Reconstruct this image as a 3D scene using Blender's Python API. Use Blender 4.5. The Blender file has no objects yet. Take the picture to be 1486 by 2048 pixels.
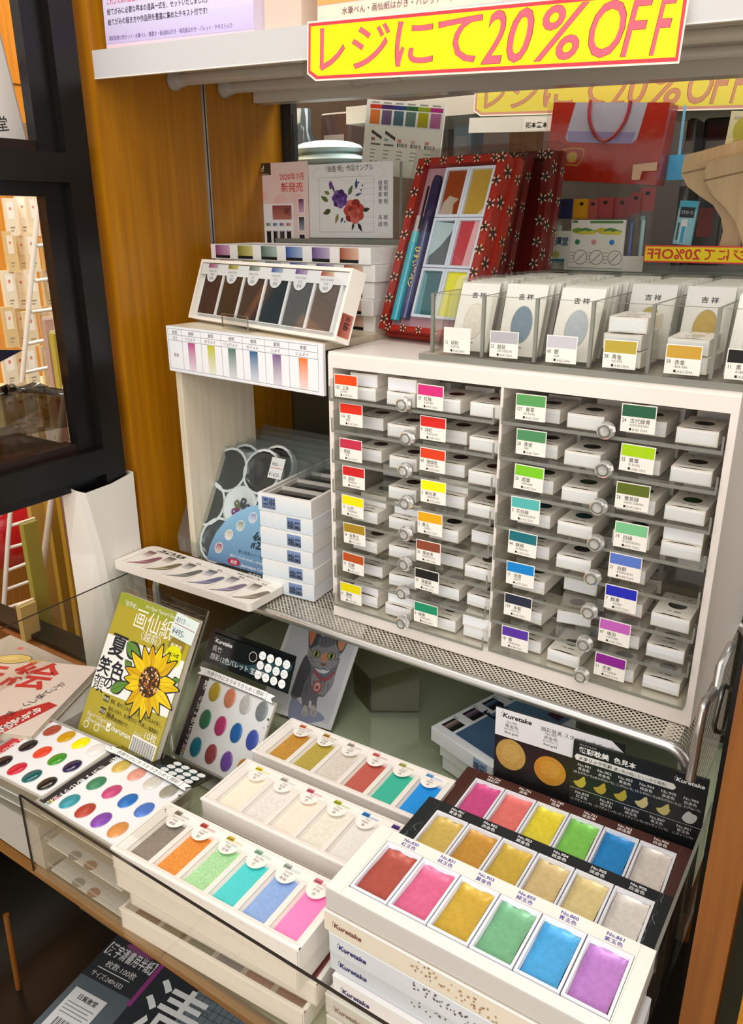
import bpy, math, random
from mathutils import Vector, Matrix
random.seed(7)
R_ = math.radians
SC = bpy.context.scene
COL = SC.collection
# ------------------------------------------------------------------ camera
CAM = Vector((0.5383, -0.7160, 0.4651))
FPX = 1590.0
ROT = ((0.8312, 0.5560, -0.0041), (0.1884, -0.2885, -0.9388), (-0.5231, 0.7795, -0.3445))
cd = bpy.data.cameras.new('camera')
cd.sensor_fit = 'VERTICAL'; cd.sensor_height = 24.0; cd.sensor_width = 24.0*1486/2048
cd.lens = FPX/2048*24.0; cd.clip_start = 0.01; cd.clip_end = 50
cam = bpy.data.objects.new('camera', cd); COL.objects.link(cam)
rx = Vector(ROT[0]).normalized(); rz = -Vector(ROT[2]); rz = (rz - rx*rz.dot(rx)).normalized(); ry = rz.cross(rx)
cam.matrix_world = Matrix(((rx.x, ry.x, rz.x, CAM.x), (rx.y, ry.y, rz.y, CAM.y), (rx.z, ry.z, rz.z, CAM.z), (0, 0, 0, 1)))
SC.camera = cam
# ------------------------------------------------------------------ light, world, exposure
SC.view_settings.view_transform = 'Standard'; SC.view_settings.look = 'None'
SC.view_settings.gamma = 1.0; SC.view_settings.use_curve_mapping = False
SC.view_settings.exposure = -0.10
SC.cycles.transparent_max_bounces = 40
SC.cycles.max_bounces = 8
SC.cycles.caustics_reflective = False; SC.cycles.caustics_refractive = False
W_ = bpy.data.worlds.new('world'); SC.world = W_; W_.use_nodes = True
W_.node_tree.nodes['Background'].inputs[0].default_value = (1.0, 0.965, 0.92, 1)
W_.node_tree.nodes['Background'].inputs[1].default_value = 1.0
def area(name, loc, target, sx, sy, power, color):
    l = bpy.data.lights.new(name, 'AREA'); l.shape = 'RECTANGLE'; l.size = sx; l.size_y = sy
    l.energy = power; l.color = color
    o = bpy.data.objects.new(name, l); COL.objects.link(o); o.location = loc
    o.rotation_euler = (Vector(target)-Vector(loc)).to_track_quat('-Z', 'Y').to_euler()
    return o
area('aisle_ceiling_light', (0.35, -0.78, 2.2), (0.15, -0.1, 0), 1.3, 0.45, 21, (1.0, 0.95, 0.88))
area('shop_ceiling_light', (1.2, -2.3, 1.9), (0.1, 0.1, 0.1), 1.6, 1.0, 22, (1.0, 0.96, 0.91))
area('front_fill_light', (0.9, -2.6, 0.75), (0.15, 0.1, 0.1), 2.4, 1.3, 17, (1.0, 0.965, 0.92))  # unseen fill added to brighten the drawer interiors from the front
area('left_shop_light', (-1.1, 0.3, 1.7), (-1.1, 0.2, 0), 1.0, 1.0, 40, (1.0, 0.86, 0.66))
area('rear_shop_light', (0.2, 0.85, 1.5), (0.15, 0.55, 0.45), 1.4, 0.4, 26, (0.95, 0.98, 1.0))

def H(p, axis, val):                     # point of the place seen at pixel p on the plane axis = val
    d = [(p[0]-743)/FPX, (p[1]-1024)/FPX, 1.0]
    w = Vector([sum(ROT[i][k]*d[i] for i in range(3)) for k in range(3)])
    k = 'XYZ'.index(axis)
    return CAM + w*((val-CAM[k])/w[k])

def lin(v): return v/12.92 if v <= 0.04045 else ((v+0.055)/1.055)**2.4
_cc = {}
def C(h):
    if isinstance(h, tuple): return h
    if h not in _cc:
        s = h.lstrip('#'); _cc[h] = tuple(lin(int(s[i:i+2], 16)/255) for i in (0, 2, 4)) + (1.0,)
    return _cc[h]
def mixc(a, b, t):
    a, b = C(a), C(b); return tuple(a[i]+(b[i]-a[i])*t for i in range(3)) + (1.0,)

# ------------------------------------------------------------------ materials
def newmat(name):
    m = bpy.data.materials.new(name); m.use_nodes = True
    nt = m.node_tree; return m, nt, nt.nodes['Principled BSDF'], nt.nodes['Material Output']
def N(nt, t, **kw):
    n = nt.nodes.new(t)
    for k, v in kw.items():
        if k.startswith('i_'): n.inputs[int(k[2:]) if k[2:].isdigit() else k[2:]].default_value = v
        else: setattr(n, k, v)
    return n
def colmat(name, rough, spec=0.5, coat=0.0, bump=0.0, bscale=300, metal=0.0):
    m, nt, b, o = newmat(name)
    a = N(nt, 'ShaderNodeVertexColor', layer_name='Col'); nt.links.new(a.outputs[0], b.inputs['Base Color'])
    b.inputs['Roughness'].default_value = rough; b.inputs['Specular IOR Level'].default_value = spec
    b.inputs['Coat Weight'].default_value = coat; b.inputs['Coat Roughness'].default_value = 0.08
    b.inputs['Metallic'].default_value = metal
    if bump:
        tc = N(nt, 'ShaderNodeTexCoord'); no = N(nt, 'ShaderNodeTexNoise'); no.inputs['Scale'].default_value = bscale
        nt.links.new(tc.outputs['Object'], no.inputs['Vector'])
        bm = N(nt, 'ShaderNodeBump'); bm.inputs['Strength'].default_value = bump; bm.inputs['Distance'].default_value = 0.001
        nt.links.new(no.outputs[0], bm.inputs['Height']); nt.links.new(bm.outputs[0], b.inputs['Normal'])
    return m
PAPER = colmat('printed_paper', 0.65, 0.3)
CARD = colmat('coated_card', 0.35, 0.4)
GLOSS = colmat('glossy_plastic', 0.12, 0.5)
SATIN = colmat('satin_plastic', 0.3, 0.5)
TEXT_ = colmat('washi_textured_card', 0.6, 0.3, bump=0.25, bscale=500)
METAL = colmat('brushed_metal', 0.28, metal=0.9)
LACQ = colmat('black_lacquer', 0.3, 0.4)
def pearl(name, scale, amt, metal, rough):
    m, nt, b, o = newmat(name)
    a = N(nt, 'ShaderNodeVertexColor', layer_name='Col'); tc = N(nt, 'ShaderNodeTexCoord')
    no = N(nt, 'ShaderNodeTexNoise'); no.inputs['Scale'].default_value = scale; no.inputs['Detail'].default_value = 4
    nt.links.new(tc.outputs['Object'], no.inputs['Vector'])
    mr = N(nt, 'ShaderNodeMapRange'); mr.inputs[1].default_value = .3; mr.inputs[2].default_value = .7
    mr.inputs[3].default_value = 1-amt; mr.inputs[4].default_value = 1+amt
    nt.links.new(no.outputs[0], mr.inputs[0])
    mx = N(nt, 'ShaderNodeVectorMath', operation='SCALE'); nt.links.new(a.outputs[0], mx.inputs[0]); nt.links.new(mr.outputs[0], mx.inputs['Scale'])
    nt.links.new(mx.outputs[0], b.inputs['Base Color'])
    bm = N(nt, 'ShaderNodeBump'); bm.inputs['Strength'].default_value = .22; bm.inputs['Distance'].default_value = .0005
    nt.links.new(no.outputs[0], bm.inputs['Height']); nt.links.new(bm.outputs[0], b.inputs['Normal'])
    b.inputs['Metallic'].default_value = metal; b.inputs['Roughness'].default_value = rough
    return m
PEARL = pearl('pearl_watercolour', 260, .09, .12, .3)
GLITTER = pearl('glitter_watercolour', 1100, .3, .3, .4)
CAKE = pearl('matte_watercolour', 300, .05, 0, .45)
def wood(name, c0, c1, c2, vert=True, rough=.38):
    m, nt, b, o = newmat(name)
    tc = N(nt, 'ShaderNodeTexCoord'); mp = N(nt, 'ShaderNodeMapping')
    mp.inputs['Scale'].default_value = (40, 40, 1.6) if vert else (1.6, 40, 40)
    nt.links.new(tc.outputs['Object'], mp.inputs[0])
    no = N(nt, 'ShaderNodeTexNoise'); no.inputs['Scale'].default_value = 3; no.inputs['Detail'].default_value = 6
    nt.links.new(mp.outputs[0], no.inputs['Vector'])
    cr = N(nt, 'ShaderNodeValToRGB'); e = cr.color_ramp.elements
    e[0].position = .3; e[0].color = C(c0); e[1].position = .75; e[1].color = C(c2)
    k = cr.color_ramp.elements.new(.52); k.color = C(c1)
    nt.links.new(no.outputs[0], cr.inputs[0]); nt.links.new(cr.outputs[0], b.inputs['Base Color'])
    b.inputs['Roughness'].default_value = rough
    return m
WOOD = wood('amber_wood', '#9a6204', '#a86c05', '#b47a08')
WOODH = wood('table_edge_wood', '#6a4008', '#784a0a', '#86560e', False)
WOODC = wood('cream_wood', '#d8cab0', '#e2d6be', '#e8dec8')
WOODL = wood('light_brush_wood', '#c8a474', '#d2b080', '#dabb8e')
WOODO = wood('orange_wood', '#a8681c', '#b87420', '#c4822c')
WOODD = wood('brown_post_wood', '#6e3d10', '#7c4712', '#8a5216')
def clear(name, tint, fac0, rough, noise=0.0, scale=60, edge=1.45, body=None, bfac=0.0, refl=.22):
    m, nt, b, o = newmat(name)
    nt.nodes.remove(b)
    tr = N(nt, 'ShaderNodeBsdfTransparent'); tr.inputs[0].default_value = C(tint)
    gl = N(nt, 'ShaderNodeBsdfGlossy'); gl.inputs['Roughness'].default_value = rough; gl.inputs[0].default_value = (1, 1, 1, 1)
    fr = N(nt, 'ShaderNodeFresnel'); fr.inputs[0].default_value = edge
    ad = N(nt, 'ShaderNodeMath', operation='MULTIPLY_ADD'); ad.inputs[1].default_value = refl; ad.inputs[2].default_value = fac0
    nt.links.new(fr.outputs[0], ad.inputs[0])
    mx = N(nt, 'ShaderNodeMixShader'); nt.links.new(ad.outputs[0], mx.inputs[0])
    nt.links.new(tr.outputs[0], mx.inputs[1]); nt.links.new(gl.outputs[0], mx.inputs[2])
    last = mx
    if body:
        df = N(nt, 'ShaderNodeBsdfDiffuse'); df.inputs[0].default_value = C(body)
        m2 = N(nt, 'ShaderNodeMixShader'); m2.inputs[0].default_value = bfac
        nt.links.new(mx.outputs[0], m2.inputs[1]); nt.links.new(df.outputs[0], m2.inputs[2]); last = m2
    if noise:
        tc = N(nt, 'ShaderNodeTexCoord'); no = N(nt, 'ShaderNodeTexNoise'); no.inputs['Scale'].default_value = scale
        nt.links.new(tc.outputs['Object'], no.inputs['Vector'])
        bm = N(nt, 'ShaderNodeBump'); bm.inputs['Strength'].default_value = noise; bm.inputs['Distance'].default_value = .004
        nt.links.new(no.outputs[0], bm.inputs['Height'])
        nt.links.new(bm.outputs[0], gl.inputs['Normal'])
    nt.links.new(last.outputs[0], o.inputs[0])
    return m
ACRY = clear('clear_acrylic', '#fbfbf9', .004, .03)
ACRE = clear('acrylic_edge', '#c4c6bc', .05, .1, body='#a4a59c', bfac=.5)
ACRD = clear('acrylic_dark_edge', '#706c64', .05, .1, body='#3a3430', bfac=.6)
SMOKE = clear('smoked_acrylic', '#a8a49c', .03, .06)
TEAC = clear('thin_holder_acrylic', '#dcd8cc', .02, .05)
FILM = clear('clear_film_bag', '#fafaf8', .012, .12, .5, 45, 1.35, refl=.16)
FLAT = clear('flat_clear_film', '#fdfdfc', .004, .05, 0, 45, 1.4, refl=.12)
BAGF = clear('frosted_bag', '#eef2f2', .02, .25, .3, 30, 1.4, '#c4d0d0', .06, refl=.2)
FROST = clear('frosted_plastic', '#d8d4cc', .03, .3, body='#d8d4cc', bfac=.5)
KNOB = clear('faceted_clear_knob', '#f4f4f2', .10, .08, body='#e6e4e0', bfac=.30, refl=1.0)
PANE = clear('window_pane', '#fdfdfb', .002, .01, refl=.12)
GTOP = clear('table_glass', '#f3f7f0', .015, .03)
def perforated(name, colr, pitch, rad, metal=.85):
    m, nt, b, o = newmat(name)
    tc = N(nt, 'ShaderNodeTexCoord'); vm = N(nt, 'ShaderNodeMapping')
    vm.inputs['Rotation'].default_value = (0, 0, R_(45)); vm.inputs['Scale'].default_value = (1/pitch,)*3
    nt.links.new(tc.outputs['UV'], vm.inputs[0])
    fr = N(nt, 'ShaderNodeVectorMath', operation='FRACTION'); nt.links.new(vm.outputs[0], fr.inputs[0])
    sb = N(nt, 'ShaderNodeVectorMath', operation='SUBTRACT'); sb.inputs[1].default_value = (.5, .5, 0); nt.links.new(fr.outputs[0], sb.inputs[0])
    sp = N(nt, 'ShaderNodeSeparateXYZ'); nt.links.new(sb.outputs[0], sp.inputs[0])
    ax = N(nt, 'ShaderNodeMath', operation='ABSOLUTE'); ay = N(nt, 'ShaderNodeMath', operation='ABSOLUTE')
    nt.links.new(sp.outputs[0], ax.inputs[0]); nt.links.new(sp.outputs[1], ay.inputs[0])
    mxx = N(nt, 'ShaderNodeMath', operation='MAXIMUM'); nt.links.new(ax.outputs[0], mxx.inputs[0]); nt.links.new(ay.outputs[0], mxx.inputs[1])
    gt = N(nt, 'ShaderNodeMath', operation='GREATER_THAN'); gt.inputs[1].default_value = rad; nt.links.new(mxx.outputs[0], gt.inputs[0])
    b.inputs['Base Color'].default_value = C(colr); b.inputs['Metallic'].default_value = metal; b.inputs['Roughness'].default_value = .35
    nt.links.new(gt.outputs[0], b.inputs['Alpha'])
    return m
PERF = perforated('perforated_silver_metal', '#d8cfc2', .0042, .31, .35)
PERFD = perforated('perforated_grey_metal', '#8a8680', .0034, .34)

# ------------------------------------------------------------------ mesh builder
_glyph = {}
def glyphs(s, bold=0.0, shear=0.0, res=2):
    k = (s, bold, shear)
    if k in _glyph: return _glyph[k]
    c = bpy.data.curves.new('t', 'FONT'); c.body = s; c.size = 1; c.resolution_u = res; c.offset = bold; c.shear = shear
    o = bpy.data.objects.new('t', c); COL.objects.link(o)
    dg = bpy.context.evaluated_depsgraph_get(); m = bpy.data.meshes.new_from_object(o.evaluated_get(dg))
    vs = [(v.co.x, v.co.y) for v in m.vertices]; fs = [tuple(p.vertices) for p in m.polygons]
    bpy.data.objects.remove(o); bpy.data.curves.remove(c); bpy.data.meshes.remove(m)
    if vs:
        bb = (min(v[0] for v in vs), min(v[1] for v in vs), max(v[0] for v in vs), max(v[1] for v in vs))
    else: bb = (0, 0, 1, 1)
    _glyph[k] = (vs, fs, bb); return _glyph[k]
def frame(o, u, v):
    o, u, v = Vector(o), Vector(u).normalized(), Vector(v)
    v = (v - u*v.dot(u)).normalized(); n = u.cross(v)
    return Matrix(((u.x, v.x, n.x, o.x), (u.y, v.y, n.y, o.y), (u.z, v.z, n.z, o.z), (0, 0, 0, 1)))
def T(x, y, z): return Matrix.Translation((x, y, z))
def RX(d): return Matrix.Rotation(R_(d), 4, 'X')
def RY(d): return Matrix.Rotation(R_(d), 4, 'Y')
def RZ(d): return Matrix.Rotation(R_(d), 4, 'Z')
LV = 9e-5
def smooth_closed(pts, n=5):
    out = []; L = len(pts)
    for i in range(L):
        p0, p1, p2, p3 = (pts[(i+k-1) % L] for k in range(4))
        for j in range(n):
            t = j/n
            out.append(tuple(0.5*((2*p1[d]) + (-p0[d]+p2[d])*t + (2*p0[d]-5*p1[d]+4*p2[d]-p3[d])*t*t + (-p0[d]+3*p1[d]-3*p2[d]+p3[d])*t**3) for d in (0, 1)))
    return out
class MB:
    def __init__(s): s.v = []; s.f = []; s.m = []; s.c = []; s.s = []; s.uv = {}; s.mats = []; s.M = Matrix()
    def mi(s, m):
        if m not in s.mats: s.mats.append(m)
        return s.mats.index(m)
    def add(s, vs, fs, mat, col='#ffffff', smooth=False, cols=None):
        b = len(s.v); M = s.M; k = s.mi(mat); col = C(col)
        s.v += [tuple(M @ Vector(p)) for p in vs]
        for i, f in enumerate(fs):
            s.f.append(tuple(b+j for j in f)); s.m.append(k); s.s.append(smooth)
            s.c.append([C(cols[j]) for j in f] if cols else col)
    def box(s, x0, y0, z0, x1, y1, z1, mat, col='#ffffff', skip='', cols=None):
        vs = [(x0, y0, z0), (x1, y0, z0), (x1, y1, z0), (x0, y1, z0), (x0, y0, z1), (x1, y0, z1), (x1, y1, z1), (x0, y1, z1)]
        F = {'b': (3, 2, 1, 0), 't': (4, 5, 6, 7), 'f': (0, 1, 5, 4), 'r': (1, 2, 6, 5), 'k': (2, 3, 7, 6), 'l': (3, 0, 4, 7)}
        s.add(vs, [F[k] for k in 'btfrkl' if k not in skip], mat, col)
    def bbox(s, x0, y0, z0, x1, y1, z1, r, mat, col='#ffffff'):   # box with chamfered vertical and top edges
        pts = []
        for cx, cy, a0 in ((x1-r, y1-r, 0), (x0+r, y1-r, 90), (x0+r, y0+r, 180), (x1-r, y0+r, 270)):
            for k in range(4):
                a = R_(a0+30*k); pts.append((cx+r*math.cos(a), cy+r*math.sin(a)))
        s.prism(pts, z0, z1-r*.5, mat, col, cap=(True, False))
        n = len(pts); cx, cy = (x0+x1)/2, (y0+y1)/2
        q = r*.5
        inn = [(p[0]-q*(1 if p[0] > cx else -1), p[1]-q*(1 if p[1] > cy else -1)) for p in pts]
        s.add([(p[0], p[1], z1-r*.5) for p in pts]+[(p[0], p[1], z1) for p in inn],
              [(i, (i+1) % n, n+(i+1) % n, n+i) for i in range(n)]+[tuple(range(n, 2*n))], mat, col)
    def prism(s, pts, z0, z1, mat, col='#ffffff', cap=(True, True), smooth=False):
        n = len(pts)
        s.add([(p[0], p[1], z0) for p in pts]+[(p[0], p[1], z1) for p in pts], [(i, (i+1) % n, n+(i+1) % n, n+i) for i in range(n)], mat, col, smooth)
        if cap[0]: s.add([(p[0], p[1], z0) for p in pts], [tuple(range(n))[::-1]], mat, col)
        if cap[1]: s.add([(p[0], p[1], z1) for p in pts], [tuple(range(n))], mat, col)
    pc = 0
    def poly(s, pts, col, lvl=1, mat=None, cols=None):
        s.pc = (s.pc+1) % 36; dz = s.pc*2.2e-6                    # overlapping prints never share a plane
        s.add([(p[0], p[1], lvl*LV+dz) for p in pts], [tuple(range(len(pts)))], mat or PAPER, col, cols=cols)
    def rect(s, x0, y0, x1, y1, col, lvl=1, mat=None): s.poly([(x0, y0), (x1, y0), (x1, y1), (x0, y1)], col, lvl, mat)
    def grad(s, x0, y0, x1, y1, ca, cb, lvl=1, mat=None, vert=True):
        cs = [cb, cb, ca, ca] if vert else [ca, cb, cb, ca]
        s.poly([(x0, y0), (x1, y0), (x1, y1), (x0, y1)], '#ffffff', lvl, mat, cols=cs)
    def ell(s, cx, cy, rx, ry, col, lvl=1, mat=None, n=20, rot=0):
        a = R_(rot); ca, sa = math.cos(a), math.sin(a)
        s.poly([(cx+rx*math.cos(t)*ca-ry*math.sin(t)*sa, cy+rx*math.cos(t)*sa+ry*math.sin(t)*ca) for t in (2*math.pi*i/n for i in range(n))], col, lvl, mat)
    def blob(s, pts, col, lvl=1, n=4, mat=None): s.poly(smooth_closed(pts, n), col, lvl, mat)
    def stroke(s, pts, w, col, lvl=2, mat=None, taper=False):
        L = len(pts)
        for i in range(L-1):
            (x0, y0), (x1, y1) = pts[i], pts[i+1]; d = math.hypot(x1-x0, y1-y0) or 1e-9
            wa = w*(1-i/(L-1)) if taper else w; wb = w*(1-(i+1)/(L-1)) if taper else w
            nx, ny = -(y1-y0)/d/2, (x1-x0)/d/2; ex, ey = (x1-x0)/d*w*.2, (y1-y0)/d*w*.2
            s.poly([(x0+nx*wa-ex, y0+ny*wa-ey), (x0-nx*wa-ex, y0-ny*wa-ey), (x1-nx*wb+ex, y1-ny*wb+ey), (x1+nx*wb+ex, y1+ny*wb+ey)], col, lvl, mat)
    def text(s, t, x, y, h, col='#222222', lvl=2, al='L', sx=1.0, bold=0.0, shear=0.0, rot=0, mat=None, vert=False):
        if vert:
            for i, ch in enumerate(t): s.text(ch, x, y-i*h*1.06, h, col, lvl, 'C', sx, bold, shear, rot, mat)
            return
        vs, fs, bb = glyphs(t, bold, shear)
        if not fs: return
        off = {'L': 0, 'C': -(bb[0]+bb[2])/2, 'R': -bb[2]}[al]; a = R_(rot); ca, sa = math.cos(a), math.sin(a)
        P = []
        for p in vs:
            X, Y = (p[0]+off)*h*sx, p[1]*h
            P.append((x+X*ca-Y*sa, y+X*sa+Y*ca, lvl*LV))
        s.add(P, fs, mat or PAPER, col)
    def tfit(s, t, x0, y0, x1, y1, col='#222222', lvl=2, bold=0.0, shear=0.0, mat=None):
        vs, fs, bb = glyphs(t, bold, shear, 3); kx = (x1-x0)/(bb[2]-bb[0]); ky = (y1-y0)/(bb[3]-bb[1])
        s.add([(x0+(p[0]-bb[0])*kx, y0+(p[1]-bb[1])*ky, lvl*LV) for p in vs], fs, mat or PAPER, col)
    def tube(s, path, r, mat, col='#ffffff', n=8, closed=False):
        P = [Vector(p) for p in path]; L = len(P); rings = []; up = None
        for i in range(L):
            a = P[(i-1) % L] if (closed or i > 0) else P[i]; b = P[(i+1) % L] if (closed or i < L-1) else P[i]
            t = (b-a).normalized()
            if up is None:
                up = Vector((0, 0, 1)) if abs(t.z) < .9 else Vector((1, 0, 0))
            x = t.cross(up).normalized(); up = x.cross(t).normalized()
            rr = r[i] if isinstance(r, (list, tuple)) else r
            rings.append([P[i]+x*(rr*math.cos(2*math.pi*k/n))+up*(rr*math.sin(2*math.pi*k/n)) for k in range(n)])
        vs = [p for g in rings for p in g]; fs = []
        for i in range(L if closed else L-1):
            j = (i+1) % L
            fs += [(i*n+k, i*n+(k+1) % n, j*n+(k+1) % n, j*n+k) for k in range(n)]
        s.add(vs, fs, mat, col, True)
        if not closed: s.add(rings[0], [tuple(range(n))[::-1]], mat, col); s.add(rings[-1], [tuple(range(n))], mat, col)
    def lathe(s, prof, mat, col='#ffffff', n=16, smooth=True):     # around local Z
        vs = [(r*math.cos(2*math.pi*k/n), r*math.sin(2*math.pi*k/n), z) for r, z in prof for k in range(n)]
        fs = [(i*n+k, i*n+(k+1) % n, (i+1)*n+(k+1) % n, (i+1)*n+k) for i in range(len(prof)-1) for k in range(n)]
        s.add(vs, fs, mat, col, smooth)
    def dome(s, cx, cy, z, rx, ry, h, mat, col, n=18, rings=4):
        vs = []; fs = []
        for i in range(rings+1):
            a = math.pi/2*i/rings
            for k in range(n): vs.append((cx+rx*math.cos(a)*math.cos(2*math.pi*k/n), cy+ry*math.cos(a)*math.sin(2*math.pi*k/n), z+h*math.sin(a)))
        for i in range(rings): fs += [(i*n+k, i*n+(k+1) % n, (i+1)*n+(k+1) % n, (i+1)*n+k) for k in range(n)]
        s.add(vs, fs, mat, col, True)
    def build(s, name, parent=None, loc=None, uvax=None):
        me = bpy.data.meshes.new(name); me.from_pydata(s.v, [], s.f)
        for m in s.mats: me.materials.append(m)
        me.polygons.foreach_set('material_index', s.m); me.polygons.foreach_set('use_smooth', s.s)
        at = me.color_attributes.new('Col', 'FLOAT_COLOR', 'CORNER'); buf = []
        for f, c in zip(s.f, s.c):
            if isinstance(c, list):
                for q in c: buf += q
            else: buf += c*len(f)
        at.data.foreach_set('color', buf)
        if uvax:
            uv = me.uv_layers.new(name='UVMap'); b2 = []
            for f in s.f:
                for j in f: b2 += [s.v[j][uvax[0]], s.v[j][uvax[1]]]
            uv.data.foreach_set('uv', b2)
        me.update()
        o = bpy.data.objects.new(name, me); COL.objects.link(o)
        if parent: o.parent = parent
        if loc is not None: o.location = loc
        return o
def tag(o, label, cat, group=None, kind=None):
    o['label'] = label; o['category'] = cat
    if group: o['group'] = group
    if kind: o['kind'] = kind
    return o
def struct(o, label=None):
    o['kind'] = 'structure'
    if label: o['label'] = label
    return o
def thing(name, label, cat, loc=(0, 0, 0), rotz=0.0, group=None, mat=None):
    o = bpy.data.objects.new(name, None); COL.objects.link(o); o.empty_display_size = .02
    if mat is not None: o.matrix_world = mat
    else: o.location = loc; o.rotation_euler = (0, 0, R_(rotz))
    return tag(o, label, cat, group)
def dup(root, label=None, loc=None, rotz=None):
    def cp(o, par):
        c = o.copy(); COL.objects.link(c)
        if par: c.parent = par
        for ch in kids.get(o, []): cp(ch, c)
        return c
    kids = {}
    def walk(o):
        for ch in o.children: kids.setdefault(o, []).append(ch); walk(ch)
    walk(root); r = cp(root, None)
    if label: r['label'] = label
    if loc is not None: r.location = loc
    if rotz is not None: r.rotation_euler = (0, 0, R_(rotz))
    return r
TZ = -0.185          # top of the table
# ================================================================== SETTING
XW = -.345
YW = H((225, 500), 'X', XW).y; YG = H((563, 270), 'X', XW).y; YB = H((203, 500), 'X', XW).y      # wall front, rear glass, black stile
b = MB(); b.box(XW-.035, YW, -.95, XW, YG, 1.0, WOOD); struct(b.build('wall_left'), 'amber wood side panel of the display bay')
ys = H((412, 300), 'X', XW).y
b = MB(); b.box(XW, ys-.0035, .0, XW+.0025, ys+.0035, .9, METAL, '#c9c9c6'); b.box(XW, ys-.001, .0, XW+.003, ys+.001, .9, LACQ, '#202020'); struct(b.build('trim_1'), 'slotted aluminium channel on the wooden side panel')
b = MB(); b.box(XW-.035, YG+.001, .38, XW+.019, YG+.017, .9, LACQ, '#26282a'); struct(b.build('trim_2'), 'black edge of the rear glass')
b = MB(); b.box(XW+.019, YG+.003, .40, .62, YG+.007, .62, PANE); struct(b.build('window_1'), 'clear glass at the back of the display bay')
b = MB(); b.box(XW-.035, YG+.003, -.95, .62, YG+.02, .399, SATIN, '#4c4a3a'); struct(b.build('wall_back'), 'dark panel below the rear glass')
b = MB(); b.box(-.29, .285, -.18, .42, .295, -.01, SATIN, '#0d0d0c'); struct(b.build('riser_shadow_sheet'), 'black sheet for the riser back mesh and shadow behind the table top')  # black sheet stands for the back mesh and shadow under the riser
b = MB(); b.box(-3, -2.5, -.97, 3, 3, -.95, SATIN, '#b8a684')
for i in range(-5, 6): b.box(i*.5-.003, -2.4, -.9503, i*.5+.003, 2.9, -.9497, SATIN, '#7c705c')
struct(b.build('floor'), 'beige tiled shop floor')
b = MB(); b.box(-3, 2.4, -.95, 3, 2.45, 2.2, SATIN, '#3c3732'); struct(b.build('wall_far'), 'dim far wall of the shop')
b = MB(); b.box(-1.75, -2, -.95, -1.7, 2.4, 2.2, WOODO); b.box(-1.699, -2, .828, -1.698, 2.4, .832, LACQ, '#5a3208'); struct(b.build('wall_far_left'), 'orange wood wall seen through the black frame')
# ------------------------------------------------------------------ display table
t = thing('display_table', 'wooden display table with a pale green glass top holding the paint sets', 'table', (0, 0, 0))
YE = -.3535
LSH = [(-.50, YE), (.455, YE), (.455, .28), (XW+.003, .28), (XW+.003, -.03), (-.50, -.03)]
b = MB(); b.prism(LSH, TZ-.005, TZ, GTOP); b.box(-.50, YE-.0005, TZ-.005, .455, YE, TZ-.001, ACRD); b.build('glass_top', t)
b = MB(); b.prism([(x, y+(.002 if y == YE else 0)) for x, y in LSH], TZ-.014, TZ-.0052, SATIN, '#ecebda'); b.build('table_board', t)
b = MB(); b.box(-.52, YE-.0025, TZ-.024, .482, YE+.0018, TZ-.0052, WOODH); b.box(-.52, YE+.0018, TZ-.024, .482, -.30, TZ-.0145, WOODH); b.build('front_rail', t)
b = MB(); b.box(-.515, -.34, -.95, -.485, -.31, TZ-.034, WOODD); b.build('leg', t)
b = MB(); b.box(.43, -.34, -.95, .46, -.31, TZ-.034, WOODD); b.build('leg', t)
b = MB(); b.box(-.34, .245, -.95, -.31, .275, TZ-.014, WOODD); b.build('leg', t)
b = MB(); b.box(.425, .245, -.95, .455, .275, TZ-.014, WOODD); b.build('leg', t)
b = MB(); b.box(-.55, -.47, -.52, .482, .24, -.505, LACQ, '#17130f'); b.build('lower_shelf', t)
b = MB(); b.box(-.55, .20, -.504, .42, .21, TZ-.015, LACQ, '#100e0c'); b.box(-.55, -.30, -.504, -.54, .20, TZ-.03, LACQ, '#100e0c'); b.build('under_table_dark_sheets', t)  # black sheets added for the dark space under the table
# slender bars lower left
for k, (p0, p1) in enumerate([((12, 1830), (52, 2060)), ((36, 1960), (46, 2060))]):
    a_, b_ = H(p0, 'Y', -.33), H(p1, 'Y', -.33)
    b = MB(); b.tube([a_+Vector((0, 0, .0)), b_], .004 if k == 0 else .003, WOODD, n=8)
    tag(b.build('wooden_rod'), ['thin amber wooden rod rising at the lower left below the table', 'shorter thin amber rod beside the taller rod under the table'][k], 'rod')
t = thing('calligraphy_paper_pack', 'dark grey pack of calligraphy paper with a large white brush character', 'paper pack', mat=T(-.1069, -.4019, -.5045) @ RZ(7) @ Matrix.Scale(.82, 4))
Wp, Hp = .40, .25
b = MB(); b.box(-.13, -.02, 0, -.13+Wp, Hp, .024, GLOSS, '#2b3238'); b.M = T(0, 0, .0242)
b.rect(-.13, -.02, -.02, .168, '#56626a', 1); b.rect(-.13, .168, .045, Hp, '#2a3036', 1); b.rect(-.024, .158, -.016, Hp, '#8a3a80', 2)
b.rect(.062, .06, .26, .235, '#6a7880', 1)
for i in range(14): b.rect(.068+i*.012, .07, .069+i*.012, .228, '#39444c', 2)
for i in range(12): b.rect(.068, .075+i*.0135, .235, .076+i*.0135, '#39444c', 2)
for i in range(6): b.ell(.074+.012*(i % 3), .20-.027*(i//3), .004, .004, '#39444c', 3); b.ell(.074+.012*(i % 3), .20-.027*(i//3), .0028, .0028, '#6a7880', 4)
b.ell(.064, .15, .006, .006, '#8a3a80', 3)
b.tfit('【漢字清書用半紙】', -.126, .214, -.026, .238, '#d8dce0', 3, .012); b.text('枚数:100枚', -.1066, .196, .0135, '#d8dce0', 3); b.rect(-.115, .1895, -.047, .191, '#d8dce0', 3)
b.text('サイズ:240×333', -.117, .174, .0115, '#d8dce0', 3, sx=.85)
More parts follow.
